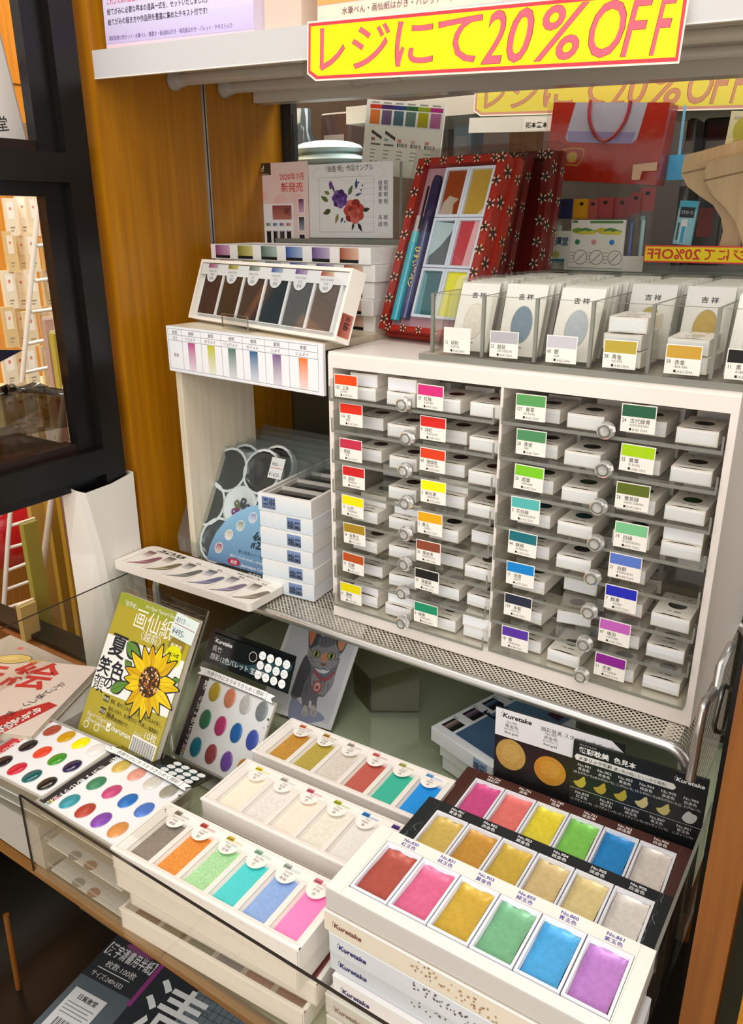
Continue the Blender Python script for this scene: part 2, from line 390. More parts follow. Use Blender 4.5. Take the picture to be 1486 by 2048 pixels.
b.tfit('清', -.005, .11, .098, .225, '#dfe6ea', 5, .008); b.ell(-.07, .243, .03, .007, '#7c4a74', 3)
b.build('wrapper', t)
b = MB(); b.M = T(0, 0, .0248); b.rect(-.118, .075, -.052, .147, '#d4dadc', 1); b.text('日貿産堂', -.103, .132, .010, '#22262a', 2, bold=.02)
for i in range(4): b.rect(-.112, .122-i*.006, -.058-(i % 2)*.006, .1235-i*.006, '#7a8288', 2)
for i in range(18): b.rect(-.105+i*.0024, .080, -.105+i*.0024+(.0008 if i % 3 else .0016), .096, '#22262a', 2)
b.build('price_label', t)
b = MB()
for i in range(4): b.box(-.34, -.20+i*.02, -.504+i*.012, -.20, -.02+i*.02, -.495+i*.012, PAPER, ['#6a6258', '#4c463e', '#7c7468', '#57504a'][i])
tag(b.build('paper_bundle'), 'dim bundle of papers on the dark shelf under the table left', 'paper bundle')
# ------------------------------------------------------------------ right posts
b = MB(); b.box(.490, -.235, -.95, .513, -.20, .6, WOODD); tag(b.build('wooden_post'), 'brown wooden post at the right edge of the display bay', 'post')
b = MB(); b.box(.470, -.075, -.95, .486, -.05, .3, LACQ, '#0b0a09'); struct(b.build('trim_3'), 'black gap strip beside the brown post')
t = thing('wooden_cubby', 'amber wooden cubby unit with dark compartments at the lower right corner', 'shelf unit', (.527, -.235, 0))
b = MB(); b.box(0, 0, -.95, .018, .2, .2, WOOD); b.box(.018, 0, -.13, .3, .2, -.112, WOOD); b.box(.018, 0, .02, .3, .2, .19, WOOD); b.box(.018, .004, -.95, .3, .2, -.13, LACQ, '#0d0b09'); b.box(.018, .01, -.112, .3, .2, .02, LACQ, '#241d14'); b.build('carcass', t)
# ------------------------------------------------------------------ upper shelf
SH = T(XW-.006, YW+.002, H((190, 157), 'Y', YW+.002).z) @ RY(1.85)
t = thing('upper_shelf', 'white upper shelf with a deep front lip carrying the sale sign', 'shelf', mat=SH)
b = MB(); b.box(0, 0, 0, 1.0, .004, .030, SATIN, '#cbc9ca'); b.box(0, -.0005, -.0006, 1.0, .0045, .0004, SATIN, '#ece8e0'); b.build('front_lip', t)
b = MB(); b.box(.0065, .004, .0245, 1.0, YG-YW-.006, .0298, SATIN, '#d4d0c8'); b.build('shelf_board', t)
b = MB(); b.box(.0075, .285, .002, 1.0, .312, .0244, SATIN, '#c4beb2'); b.build('rear_rail', t)
for k, p in enumerate([(356, 160), (456, 176), (548, 191)]):
    q = H(p, 'X', XW+.01)
    t = thing('tension_rod', ['translucent tension rod nearest the front lip of the shelf', 'middle translucent tension rod under the white shelf', 'translucent tension rod closest to the rear glass'][k], 'rod', mat=T(XW+.001, q.y, q.z) @ RY(1.85), group='tension rods under the shelf')
    b = MB(); b.M = RY(90); b.lathe([(0, 0), (.0125, 0), (.0125, .004), (.009, .012), (.0088, .018), (0, .018)], FROST, n=18); b.build('end_cap', t)
    b = MB(); b.tube([(.014, 0, 0), (.30, 0, 0)], .0072, FROST, n=14); b.tube([(.30, 0, 0), (.99, 0, 0)], .0062, SATIN, '#c8c4bc', n=14); b.build('tube', t)
    b = MB(); b.M = T(.225, 0, 0) @ RY(90); b.lathe([(.0073, 0), (.011, .002), (.011, .012), (.0085, .024), (.0073, .03)], FROST, n=18); b.build('collar', t)
# sale sign
def sign(name, label, BL, BR, TL, kind, par=None):
    BL, BR, TL = Vector(BL), Vector(BR), Vector(TL); M = frame(BL, BR-BL, TL-BL); w = (BR-BL).length; h = (TL-BL).dot(M.col[1].to_3d())
    fg, bg, rd = kind
    b = MB(); b.M = M
    c = .13*h
    out = [(c*1.6, 0), (w, 0), (w, h), (0, h), (0, c)]
    b.prism(out, -.0006, 0, CARD, '#f6eeda', cap=(True, True))
    def ins(d): return [(c*1.6+d*.6, d), (w-d*.8, d), (w-d, h-d), (d, h-d), (d, c+d*.6)]
    b.poly(ins(.03*h), rd, 1, CARD); b.poly(ins(.085*h), bg, 2, CARD)
    sp = [('レ', .045, .125), ('ジ', .150, .265), ('に', .285, .395), ('て', .408, .525), ('2', .532, .587), ('0', .597, .658), ('%', .668, .785), ('O', .795, .872), ('F', .880, .945), ('F', .932, .985)]
    for ch, x0, x1 in sp:
        sh = .22 if ch in '20%OF' else 0.0
        y0, y1 = (.13, .90) if ch in '20%OF' else (.17, .86)
        if ch == 'F' and x0 > .9: x0, x1 = .935, .975
        if ch == 'F' and x0 < .9: x0, x1 = .872, .925
        b.tfit(ch, x0*w-.002*w, y0*h-.006*h, x1*w+.002*w, y1*h+.008*h, '#9a4a20', 3, .012, sh, CARD)
        b.tfit(ch, x0*w, y0*h, x1*w, y1*h, fg, 4, .006, sh, CARD)
    o = tag(b.build(name), label, 'sign')
    return o
Ys = YW-.008
TLs, TRs, BRs, BLs = H((630, 42), 'Y', Ys), H((1378, -8), 'Y', Ys), H((1358, 127), 'Y', Ys), H((614, 163), 'Y', Ys)
sign('sale_sign', 'bright yellow sale sign with pink lettering taped to the white shelf lip', BLs, BRs, TLs, ('#ea6478', '#fbf000', '#e0404c'))
# goods on the upper shelf
def onshelf(x, y): p = SH @ Vector((x, y, .0304)); return p
p = onshelf(.018, .012)
t = thing('craft_kit_box', 'lavender picture-letter kit box at the left end of the white shelf', 'box', mat=T(*p) @ RY(1.85) @ RZ(3))
b = MB(); b.box(0, 0, 0, .225, .06, .17, CARD, '#e2d6ec'); b.box(0, -.0002, .0, .225, 0, .006, CARD, '#e8c8d4'); b.M = frame((0, -.0003, 0), (1, 0, 0), (0, 0, 1))
b.grad(0, .007, .225, .03, '#d4ccec', '#c6b8e2', 1, CARD); b.grad(0, .03, .225, .17, '#f0e6f4', '#d8d0ee', 1, CARD)
for i, (s_, c_) in enumerate([('これさえあれば簡単に絵てがみがはじめられます。', '#d04a6a'), ('絵てがみに必要な基本の道具一式を、セットいたしました。', '#30283a'), ('絵てがみの描き方や作品例を豊富に集めたテキスト付です!', '#30283a')]):
    b.text(s_, .006, .0475-i*.0105, .0072, c_, 3, bold=.008, sx=.82)
b.text('顔彩耽美12色セット・水筆ぺん・筆置き・画仙紙はがき・梅花紙はがき・パレット・テキスト入り', .006, .0105, .0054, '#6a5a86', 3, sx=.8)
b.text('絵てがみ', .006, .060, .03, '#241c28', 3, bold=.03)
for i, (x, c_) in enumerate([(.185, '#f2e04a'), (.196, '#5a9ad0'), (.208, '#7ac04a'), (.217, '#e07a9a')]): b.rect(x, .046, x+.009, .075, c_, 3)
b.rect(.178, .04, .218, .074, '#faf8fa', 2); b.ell(.186, .05, .004, .005, '#e08a5a', 4); b.rect(.203, .05, .214, .064, '#f2dc28', 4); b.ell(.197, .048, .003, .003, '#4a7ac0', 4)
b.build('carton', t)
b = MB(); b.M = T(*onshelf(.27, .004)) @ RY(1.85); b.box(0, 0, 0, .055, .07, .12, FILM); b.box(.002, .003, .001, .05, .06, .11, CARD, '#ecd6c8')
tag(b.build('clear_case'), 'clear plastic case between the lavender and the peach boxes', 'case')
p = onshelf(.335, .014)
t = thing('craft_kit_box', 'peach orange kit box behind the sale sign on the shelf', 'box', mat=T(*p) @ RY(1.85))
b = MB(); b.box(0, 0, 0, .20, .06, .16, CARD, '#f4dcc8'); b.M = frame((0, -.0003, 0), (1, 0, 0), (0, 0, 1)); b.grad(0, .018, .20, .16, '#f6c890', '#eca864', 1, CARD)
b.text('水筆ぺん・画仙紙はがき・パレット・テキスト入り', .03, .008, .007, '#6a4a5a', 3); b.ell(.06, .045, .007, .007, '#f6e0c8', 3); b.ell(.06, .045, .004, .004, '#eca864', 4); b.build('carton', t)
b = MB(); b.M = T(*onshelf(.56, .01)) @ RY(1.85); b.box(0, 0, 0, .07, .06, .15, CARD, '#eae4da'); b.M = b.M @ frame((0, -.0003, 0), (1, 0, 0), (0, 0, 1)); b.rect(.01, .02, .06, .09, '#d8c8b4', 1); b.rect(.02, .055, .04, .085, '#d8b820', 2)
tag(b.build('white_kit_box'), 'pale kit box rising above the centre of the sale sign', 'box')
b = MB(); b.M = T(*onshelf(.66, .01)) @ RY(1.85); b.box(0, 0, 0, .3, .08, .15, CARD, '#f0dccc'); tag(b.build('beige_kit_box'), 'plain beige box on the shelf above the last letters', 'box')
# ------------------------------------------------------------------ black lattice frame
t = thing('lattice_frame', 'black lacquered lattice frame on the left side of the display bay', 'frame', (0, 0, 0))
X0, X1 = XW-.03, XW-.002
b = MB(); b.box(X0, YB-.033, TZ+.0005, X1, YB, 1.1, LACQ, '#14110f'); b.box(X0, YB-.063, TZ+.0005, X1-.012, YB-.033, 1.1, LACQ, '#100e0e'); b.build('stile', t)
def rail(pu, pl, nm):
    zu, zl = H(pu, 'X', X1).z, H(pl, 'X', X1).z
    b = MB(); b.box(X0, -1.0, zl, X1, YB-.033, zu, LACQ, '#15110f'); b.box(X0, -1.0, zl-.016, X1-.012, YB-.063, zl, LACQ, '#0d0b0b'); b.box(X0-.01, -1.0, zu, X1-.014, YB-.063, zu+.012, LACQ, '#241410'); b.build(nm, t)
rail((110, 304), (110, 364), 'rail'); rail((110, 925), (110, 979), 'rail')
b = MB(); z0, z1 = H((110, 925), 'X', X1).z, H((110, 364), 'X', X1).z
b.box(X0+.005, -1.0, z0, X0+.007, YB-.063, z1, PANE); b.build('pane', t)
b = MB()
zp_ = H((205, 970), 'X', XW).z
for y0, y1, zt, zb in [(YB-.083, YB+.009, zp_, TZ+.0005)]:
    prof = [(XW+.002, y1), (XW+.0022, y1-.04), (XW+.0015, y0+.01), (XW-.003, y0), (XW-.036, y0), (XW-.036, y1)]
    n = len(prof); tops = [zt+.006, zt-.001, zt-.003, zt+.002, zt+.006, zt+.006]
    vs = [(p[0], p[1]+(.030 if i in (2, 3) else 0), zb) for i, p in enumerate(prof)]+[(p[0]+random.uniform(-.001, .001), p[1]+random.uniform(-.001, .001)+(.016 if i in (2, 3) else 0), .03) for i, p in enumerate(prof)]+[(p[0], p[1], tops[i]) for i, p in enumerate(prof)]
    b.add(vs, [(k*n+(i+1) % n, k*n+i, (k+1)*n+i, (k+1)*n+(i+1) % n) for k in (0, 1) for i in range(n)], PAPER, '#e6e0d6')
tag(b.build('paper_wrap'), 'white paper wrapped around the foot of the black frame', 'paper')
b = MB(); b.box(-1.3, -.074, TZ+.0005, XW-.037, -.034, TZ+.02, LACQ, '#15110f'); b.box(-1.3, -.084, TZ+.0005, XW-.037, -.0742, TZ+.012, WOODD); struct(b.build('trim_4'), 'black sill along the back left of the table')
# ================================================================== MESH RISER
t = thing('mesh_riser', 'silver perforated metal riser carrying the drawer cabinet', 'riser', (0, 0, 0))
def arc(cx, cz, r, a0, a1, n=6): return [(cx+r*math.cos(R_(a0+(a1-a0)*i/n)), cz+r*math.sin(R_(a0+(a1-a0)*i/n))) for i in range(n+1)]
xa, xb, zt_, rr = -.292, .4385, -.0062, .022
path = [(xa, TZ)]+[(x, z) for x, z in arc(xa+rr, zt_-rr, rr, 180, 90)]+[(x, z) for x, z in arc(xb-rr, zt_-rr, rr, 90, 0)]+[(xb, TZ)]
for y in (-.032, .268):
    b = MB(); b.tube([(x, y, z) for x, z in path], .0056, METAL, '#d6d4d0', n=12); b.build('tube_frame', t)
b = MB(); b.add([(xa+.01, -.029, -.0012), (xb-.012, -.029, -.0012), (xb-.012, .268, -.0012), (xa+.01, .268, -.0012)], [(0, 1, 2, 3)], PERF); b.build('mesh_top', t, uvax=(0, 1))
b = MB(); b.add([(xa, -.032, TZ), (xa, .268, TZ), (xa, .268, -.03), (xa, -.032, -.03)], [(0, 1, 2, 3)], PERFD); b.build('mesh_side', t, uvax=(1, 2))
b = MB()
for k in range(7):
    a0, a1 = 90-k*13, 90-(k+1)*13
    q = [(xb-.006-rr+(rr)*math.cos(R_(a))*.8+.001, -.0012-rr+rr*math.sin(R_(a))) for a in (a0, a1)]
    b.add([(q[0][0], -.029, q[0][1]), (q[1][0], -.029, q[1][1]), (q[1][0], .268, q[1][1]), (q[0][0], .268, q[0][1])], [(0, 1, 2, 3)], PERF)
b.add([(q[1][0], -.029, TZ), (q[1][0], .268, TZ), (q[1][0], .268, q[1][1]), (q[1][0], -.029, q[1][1])], [(3, 2, 1, 0)], PERF); b.build('mesh_side', t, uvax=(1, 2))
b = MB(); b.tube([H(p, 'X', .4495) for p in [(1462, 1290), (1440, 1335), (1433, 1375), (1426, 1388), (1411, 1403), (1404, 1425), (1396, 1470), (1388, 1520), (1380, 1560)]], .0042, METAL, '#bcbab6', n=10); b.build('bent_side_tube', t)
b = MB(); b.tube([H(p, 'X', .463) for p in [(1450, 1372), (1467, 1380), (1473, 1390), (1462, 1430), (1452, 1462), (1448, 1466), (1430, 1462), (1428, 1450), (1436, 1415), (1446, 1376)]], .0022, METAL, '#5c625e', n=8, closed=True); b.build('wire_loop', t)
# ================================================================== DRAWER CABINET
CW, CD, CH = .4302, .265, .328
zt0, zb0 = .3105, .0185
cab = thing('drawer_cabinet', 'white drawer cabinet with sixteen clear acrylic drawers of small paint boxes', 'cabinet', (0, 0, 0))
b = MB(); P_ = '#efe7df'
b.box(0, 0, 0, .0062, CD, CH-.003, SATIN, P_); b.box(CW-.0066, 0, 0, CW, CD, CH-.003, SATIN, P_)
b.box(.0062, 0, zt0, CW-.0066, CD, CH-.003, SATIN, P_, 'lr'); b.box(.0062, 0, 0, CW-.0066, CD, zb0, SATIN, P_, 'lr')
b.box(0, .001, CH-.003, CW, CD, CH, SATIN, P_)
b.box(.2118, .0005, zb0, .2148, CD, zt0, SATIN, P_, 'tb'); b.box(.0062, CD-.004, zb0, CW-.0066, CD, zt0, SATIN, '#efe8df')
b.build('body', cab)
L1 = [(112, 275), (152, 490), (150, 750), (172, 955), (165, 1170), (182, 1380), (172, 1595), (157, 1820)]
L2 = [(735, 360), (757, 595), (755, 830), (763, 1070), (740, 1305), (730, 1515), (718, 1725), (712, 1975)]
LK = [(640, 245), (670, 505), (650, 745), (660, 975), (655, 1215), (652, 1430), (635, 1645), (632, 1890)]
Q1 = [(147, 228), (150, 430), (137, 632), (120, 818), (103, 1010), (93, 1190), (80, 1372), (65, 1560)]
Q2 = [(762, 298), (755, 525), (730, 745), (722, 972), (690, 1150), (667, 1333), (632, 1527), (607, 1723)]
QK = [(690, 230), (680, 450), (648, 665), (632, 870), (613, 1075), (595, 1262), (567, 1452), (548, 1645)]
def zz(o, k, p): return (o[0]+p[0]*k, o[1]+p[1]*k)
DL = [[('155', '上朱', 'JO SHU', '#f04a12', '4-59', 'bright orange'), ('29', '紅梅', 'KOH BAI', '#d6307c', '4-47', 'magenta pink')],
      [('116', '紅', 'BENI', '#e2301e', '4-56', 'red'), ('9', '洋紅', 'YOH KOH', '#dc2a22', '4-29', 'red')],
      [('1', '燕脂', 'ENJI', '#c8304c', '4-21', 'crimson'), ('43', '珊瑚色', 'SANGO IRO', '#e0401c', '4-54', 'coral orange')],
      [('25', '辰砂', 'SHINSHA', '#d02222', '4-43', 'vermilion red'), ('3', '鮮光黄', 'SENKOH KI', '#f4f000', '4-23', 'lemon yellow')],
      [('13', '山吹', 'YAMABUKI', '#fae600', '4-33', 'yellow'), ('2', '黄土', 'OHDO', '#e6aa12', '4-22', 'ochre')],
      [('36', '金黄土', 'KIN OHDO', '#a8861c', '4-52', 'olive gold'), ('30', '栗皮茶', 'KURIKAWA CHA', '#8e4830', '4-48', 'chestnut brown')],
      [('10', '岱赭', 'TAISHA', '#b8501e', '4-30', 'rust orange'), ('50', '落葉茶', 'OCHIBA CHA', '#1c1a16', '4-58', 'black brown')],
      [('61', '薄黄', 'USU KI', '#e6d600', '4-60', 'deep yellow'), ('6', '緑青', 'ROKUSHO', '#1c8e66', '4-26', 'emerald')]]
DR = [[('127', '青草', 'AO KUSA', '#5ca25c', '4-45', 'leaf green'), ('24', '古代緑青', 'KODAI ROKUSHO', '#2a5e42', '4-42', 'dark green')],
      [('28', '青瓷', 'SEIJI', '#4e8e5c', '4-46', 'sage green'), ('32', '黄草', 'KI KUSA', '#a8d210', '4-50', 'lime')],
      [('20', '若葉', 'WAKABA', '#7cca22', '4-39', 'fresh green'), ('26', '鶯茶緑', 'UGUISU CHAROKU', '#5e6c1e', '4-44', 'olive')],
      [('5', '花白緑', 'HANA BYAKUROKU', '#54b6b2', '4-25', 'turquoise'), ('19', '白緑', 'BYAKUROKU', '#7cc68e', '4-57', 'mint green')],
      [('44', '群緑', 'GUNROKU', '#186e7a', '4-55', 'teal'), ('21', '白群', 'BYAKUGUN', '#5a7aca', '4-40', 'soft blue')],
      [('17', '浅葱', 'ASAGI', '#0a84d0', '4-37', 'azure'), ('7', '群青', 'GUNJO', '#2226b8', '4-27', 'ultramarine')],
      [('139', '本藍', 'HON AI', '#262c3e', '4-53', 'indigo black'), ('47', '鳩羽', 'HATOBA', '#c262ba', '4-56', 'orchid')],
      [('18', '紫', 'MURASAKI', '#5832a2', '4-38', 'violet'), ('31', '赤紫', 'AKA MURASAKI', '#8c2092', '4-49', 'purple')]]
def label_card(b, d, w=.031, h=.0255, curl=0):
    num, kj, ro, colr, code, _ = d
    b.box(0, -.0005, 0, w, 0, h, CARD, '#f3efe6'); M0 = b.M; b.M = M0 @ frame((0, -.0005, 0), (1, 0, 0), (0, 0, 1))
    b.rect(.0008, .0142, w-.0008, h-.0008, colr, 1)
    b.text(num, .0012, .0090, .0050, '#2a2620', 2, sx=.78); nx = .0022+len(num)*.0024
    b.text(kj, nx+.0012, .0088, .0048, '#2a2620', 2, sx=.95)
    b.text(ro, .0085, .0056, .0031, '#6a645a', 2, sx=.9 if len(ro) < 11 else .66)
    b.rect(.0082, .0016, .0102, .0038, '#221e1a', 2); b.text('('+code+') ○('+code[:3], .0108, .0015, .0032, '#6a645a', 2, sx=.8)
    b.M = M0
knob_mb = MB(); knob_mb.M = RX(90)
knob_mb.lathe([(0, .012), (.005, .0122), (.0078, .0105), (.0086, .006), (.0074, .002), (.004, 0), (0, 0)], KNOB, n=12, smooth=False)
knob_mb.lathe([(.0044, .0126), (.0062, .0122), (.0044, .0126)], ACRE, n=12, smooth=False)
kob = knob_mb.build('knob'); kmesh = kob.data; bpy.data.objects.remove(kob)
BW, BL_, BH = .0356, .052, .0142
def paint_box_mesh(hole):
    b = MB(); c = '#f2ece4'
    b.box(0, 0, 0, BW, BL_, BH, CARD, c)
    b.box(.0012, -.0004, .0012, BW-.0012, .0, BH-.0022, CARD, '#f4f6fa')
    b.M = T(0, 0, BH); b.ell(BW*.5, .026, .0085, .0078, hole, 2, GLOSS, n=24); b.ell(BW*.5, .026, .0089, .0082, '#a8a098', 1, n=24)
    b.rect(.012, .0105, .016, .0118, '#8a847c', 2); b.rect(.018, .0104, .0245, .012, '#6e6860', 2); b.ell(.010, .044, .0016, .001, '#6a645c', 2, n=8); b.ell(.0255, .044, .0016, .001, '#6a645c', 2, n=8)
    b.poly([(.003, .0), (BW-.003, .0), (BW*.5+.006, .0022), (BW*.5-.006, .0022)], '#2a2622', 2)
    return b
_pb = {}
def paint_box(label, group, x, y, z, rz=0, hole='#33302c'):
    if hole not in _pb:
        o = paint_box_mesh(hole).build('paint_box'); _pb[hole] = o.data
    else:
        o = bpy.data.objects.new('paint_box', _pb[hole]); COL.objects.link(o)
    o.location = (x, y, z); o.rotation_euler = (0, 0, R_(rz)); return tag(o, label, 'paint box', group)
pitch = (zt0-zb0)/8
# boxes per drawer: (slot 0..3, layer, dy, rot)
FILL = {('L', 0): [(0, 0, 0, 0), (0, 1, .004, 1), (1, 0, 0, -1), (1, 1, .003, 1), (2, 0, 0, 0), (3, 0, 0, 1)],
        ('L', 1): [(0, 0, .012, 0), (1, 0, 0, 1), (2, 0, .012, 0), (3, 0, 0, 0)],
        ('L', 2): [(0, 0, .008, 0), (1, 0, 0, 0), (2, 0, .010, 1), (3, 0, 0, 0)],
        ('L', 3): [(1, 0, 0, 2), (2, 0, .01, 0), (2, 1, .02, 1), (3, 0, 0, -1)],
        ('L', 4): [(0, 0, 0, 0), (0, 1, .02, 0), (1, 0, 0, -1), (1, 1, .012, 1), (2, 0, 0, 2), (3, 0, .014, 0)],
        ('L', 5): [(0, 0, 0, -3), (1, 0, .004, 2), (2, 0, .016, 0), (3, 0, 0, 0)],
        ('L', 6): [(0, 0, .012, 0), (1, 0, .004, 6), (2, 0, .006, 0), (3, 0, .006, -2)],
        ('L', 7): [(0, 0, .004, 0), (0, 1, .008, -2), (1, 0, 0, 0), (1, 1, .004, 1), (2, 0, .002, 1), (3, 0, .002, 0), (3, 1, .001, 2)],
        ('R', 0): [(0, 0, .008, 0), (1, 0, 0, 0), (2, 0, .010, 1), (3, 0, 0, 0)],
        ('R', 1): [(0, 0, .010, 0), (1, 0, 0, -1), (2, 0, .008, 0), (3, 0, 0, 1)],
        ('R', 2): [(0, 0, .008, 0), (1, 0, 0, 1), (2, 0, .003, 0), (3, 0, 0, -1)],
        ('R', 3): [(0, 0, .006, 0), (1, 0, 0, 0), (2, 0, .006, 0), (3, 0, .002, 3), (3, 1, .006, 0)],
        ('R', 4): [(0, 0, .010, 0), (1, 0, .002, 1), (2, 0, .006, 0)],
        ('R', 5): [(0, 0, .004, 0), (1, 0, .03, 0), (2, 0, .006, 0), (3, 0, 0, 0)],
        ('R', 6): [(0, 0, .006, -4), (1, 0, .02, 12), (2, 0, .008, 0), (3, 0, .004, 2)],
        ('R', 7): [(0, 0, .008, 0), (1, 0, 0, -2), (2, 0, .004, 0), (3, 0, .004, 0)]}
HOLE = {('L', 0): '#5a1418', ('L', 1): '#3c1412', ('L', 2): '#3e1014', ('L', 3): '#2e1210', ('L', 5): '#4a463c', ('L', 6): '#5a5248', ('R', 2): '#1a3c1a', ('R', 3): '#103c3c'}
SLOTN = ['behind the {c1} {n1} card', 'between the {c1} {n1} card and the knob', 'behind the {c2} {n2} card', 'right of the {c2} {n2} card']
for side, D_, A_, B_, K_, o_, k_, x0, x1 in (('L', DL, L1, L2, LK, (640, 720), .2637, .0075, .2108), ('R', DR, Q1, Q2, QK, (980, 760), .3405, .2158, .4226)):
    for i in range(8):
        zf = zt0-pitch*(i+1)+.0008
        yf = -.0065 if i not in (0, 7) else -.0095
        if side == 'R': yf = -.004 if i < 2 else -.006
        b = MB(); lh = .0165
        b.box(x0, yf, zf, x1, .24, zf+.0022, ACRY, skip='f'); b.box(x0, yf-.0003, zf, x1, yf, zf+.0034, ACRE)
        b.box(x0, yf, zf+.0022, x1, yf+.0022, zf+lh, ACRY); b.box(x0, yf+.0022, zf+.0022, x0+.0022, .24, zf+lh+.008, ACRY); b.box(x1-.0022, yf+.0022, zf+.0022, x1, .24, zf+lh+.008, ACRY)
        for xx in (x0, x1-.0016): b.box(xx-.0001, yf-.0002, zf+.003, xx+.0017, yf+.0001, zf+lh, ACRE)
        b.box((x0+x1)/2-.0006, yf+.0022, zf+.0022, (x0+x1)/2+.0006, .2, zf+lh-.004, ACRY)
        dr = b.build('drawer', cab)
        kx = H(zz(o_, k_, K_[i]), 'Y', yf-.006)
        ko = bpy.data.objects.new('knob', kmesh); COL.objects.link(ko); ko.parent = dr; ko.location = (kx.x, yf, zf+.0095)
        cards = D_[i]
        for j, PP in enumerate((A_, B_)):
            q = H(zz(o_, k_, PP[i]), 'Y', yf-.001)
            b = MB(); b.M = T(q.x, yf-.0006, max(q.z, zf+.001)) @ RY(random.uniform(-1, 1)); label_card(b, cards[j]); lo = b.build('label_card', dr)
            lo['label'] = '%s colour card numbered %s' % (cards[j][5], cards[j][0])
        fx = (.018, .0685, .124, .1695) if side == 'L' else (.016, .063, .117, .163)
        for sl in range(4):
            if (i*3+sl) % 7 == 4: continue
            paint_box('rear row white paint box deep in the %s %s drawer' % (cards[0][5], cards[0][0]), 'rear row paint boxes in the %s drawer' % cards[0][0], x0+fx[sl]+random.uniform(-.003, .003), yf+.084+random.uniform(0, .008), zf+.0023, random.uniform(-3, 3), HOLE.get((side, i), '#2a2825'))
        for (sl, ly, dy, rz) in FILL[(side, i)]:
            pos = SLOTN[sl].format(c1=cards[0][5], n1=cards[0][0], c2=cards[1][5], n2=cards[1][0])
            lay = {0: '', 1: 'upper '}[ly]
            if ly == 0 and any(f[0] == sl and f[1] == 1 for f in FILL[(side, i)]): lay = 'lower '
            paint_box('%ssmall white paint box %s' % (lay, pos), 'small white paint boxes in the clear drawers',
                      x0+fx[sl]+random.uniform(-.001, .001), yf+.012+dy+random.uniform(0, .003), zf+.0023+ly*(BH+.0005), rz, HOLE.get((side, i), '#2a2825'))
# ================================================================== ACRYLIC TRAY ON THE CABINET
tr = thing('acrylic_tray', 'clear acrylic divided tray of white packets on the cabinet top', 'tray', (0, 0, 0))
zc = CH+.0004
b = MB(); b.box(.113, .008, zc, .50, .30, zc+.006, ACRY, skip='f'); b.box(.113, .0077, zc, .50, .008, zc+.006, ACRE); b.build('base', tr)
b = MB(); b.box(.1225, .018, zc+.006, .50, .021, zc+.066, ACRY, skip='t'); b.box(.1225, .018, zc+.066, .50, .021, zc+.0663, ACRE); b.build('front_wall', tr)
b = MB(); b.box(.1225, .285, zc+.006, .50, .288, zc+.066, ACRY, skip='t'); b.box(.1225, .285, zc+.066, .50, .288, zc+.0663, ACRE); b.build('back_wall', tr)
b = MB(); b.box(.1225, .15, zc+.006, .50, .152, zc+.062, ACRY, skip='t'); b.box(.1225, .15, zc+.062, .50, .152, zc+.0623, ACRE); b.build('cross_wall', tr)
DVX = [.1225, .1803, .2365, .2913, .3456, .4000, .4545]
for x in DVX:
    b = MB(); b.box(x-.0014, .0211, zc+.006, x+.0014, .285, zc+.066, ACRY, skip='tf'); b.box(x-.0014, .0211, zc+.066, x+.0014, .285, zc+.0664, ACRE); b.box(x-.0016, .0176, zc+.006, x+.0016, .0211, zc+.0664, ACRE); b.build('divider', tr)
TC = [('12', '胡粉', 'GOFUN', '#ece7de', '4-32', 'white'), ('23', '銀鼠', 'GIN NEZUMI', '#b2b0b8', '4-41', 'grey'), ('60', '銀', 'GIN', '#c6c4cc', '4-62', 'silver'), ('58', '青金', 'AO KIN', '#b8a43e', '4-60', 'greenish gold'), ('59', '赤金', 'AKA KIN', '#c89c3a', '4-61', 'orange gold'), ('11', '黒', 'KURO', '#1c1c1c', '4-31', 'black')]
for d, x in zip(TC, (.1372, .1895, .2490, .3047, .3604, .4110)):
    b = MB(); b.M = T(x, .0176, zc+.0078); label_card(b, d, .0305, .0258); o = b.build('label_card', tr); o['label'] = '%s colour card numbered %s' % (d[5], d[0])
def packet_mesh(win, title=True):
    b = MB(); w, h = .044, .072
    b.box(0, 0, 0, w, .0030, h, CARD, '#f2efec'); b.M = frame((0, -.0001, 0), (1, 0, 0), (0, 0, 1))
    if win: b.ell(w*.5, .0315, .0118, .0192, '#c8c2ba', 1, n=24); b.ell(w*.5, .0315, .0112, .0185, win, 2, PEARL, n=24)
    if title: b.text('吉 祥', w*.5, .057, .0062, '#2a2824', 3, 'C', sx=1.15, bold=.01); b.rect(w*.5-.004, .008, w*.5+.004, .0092, '#a09a92', 3)
    b.M = Matrix(); b.box(-.001, -.0012, -.0004, w+.001, .0042, h+.004, FILM)
    return b
_pk = {}
def packet(label, group, x, y, z, lean, win, rz=0):
    if win not in _pk: o = packet_mesh(win).build('paint_packet'); _pk[win] = o.data
    else: o = bpy.data.objects.new('paint_packet', _pk[win]); COL.objects.link(o)
    o.location = (x, y, z); o.rotation_euler = (R_(-lean), 0, R_(rz)); return tag(o, label, 'packet', group)
WIN = ['#ece4da', '#7f93a8', '#b8c0ca', '#b8a648', '#c0a044', '#262626']
zp = zc+.0068
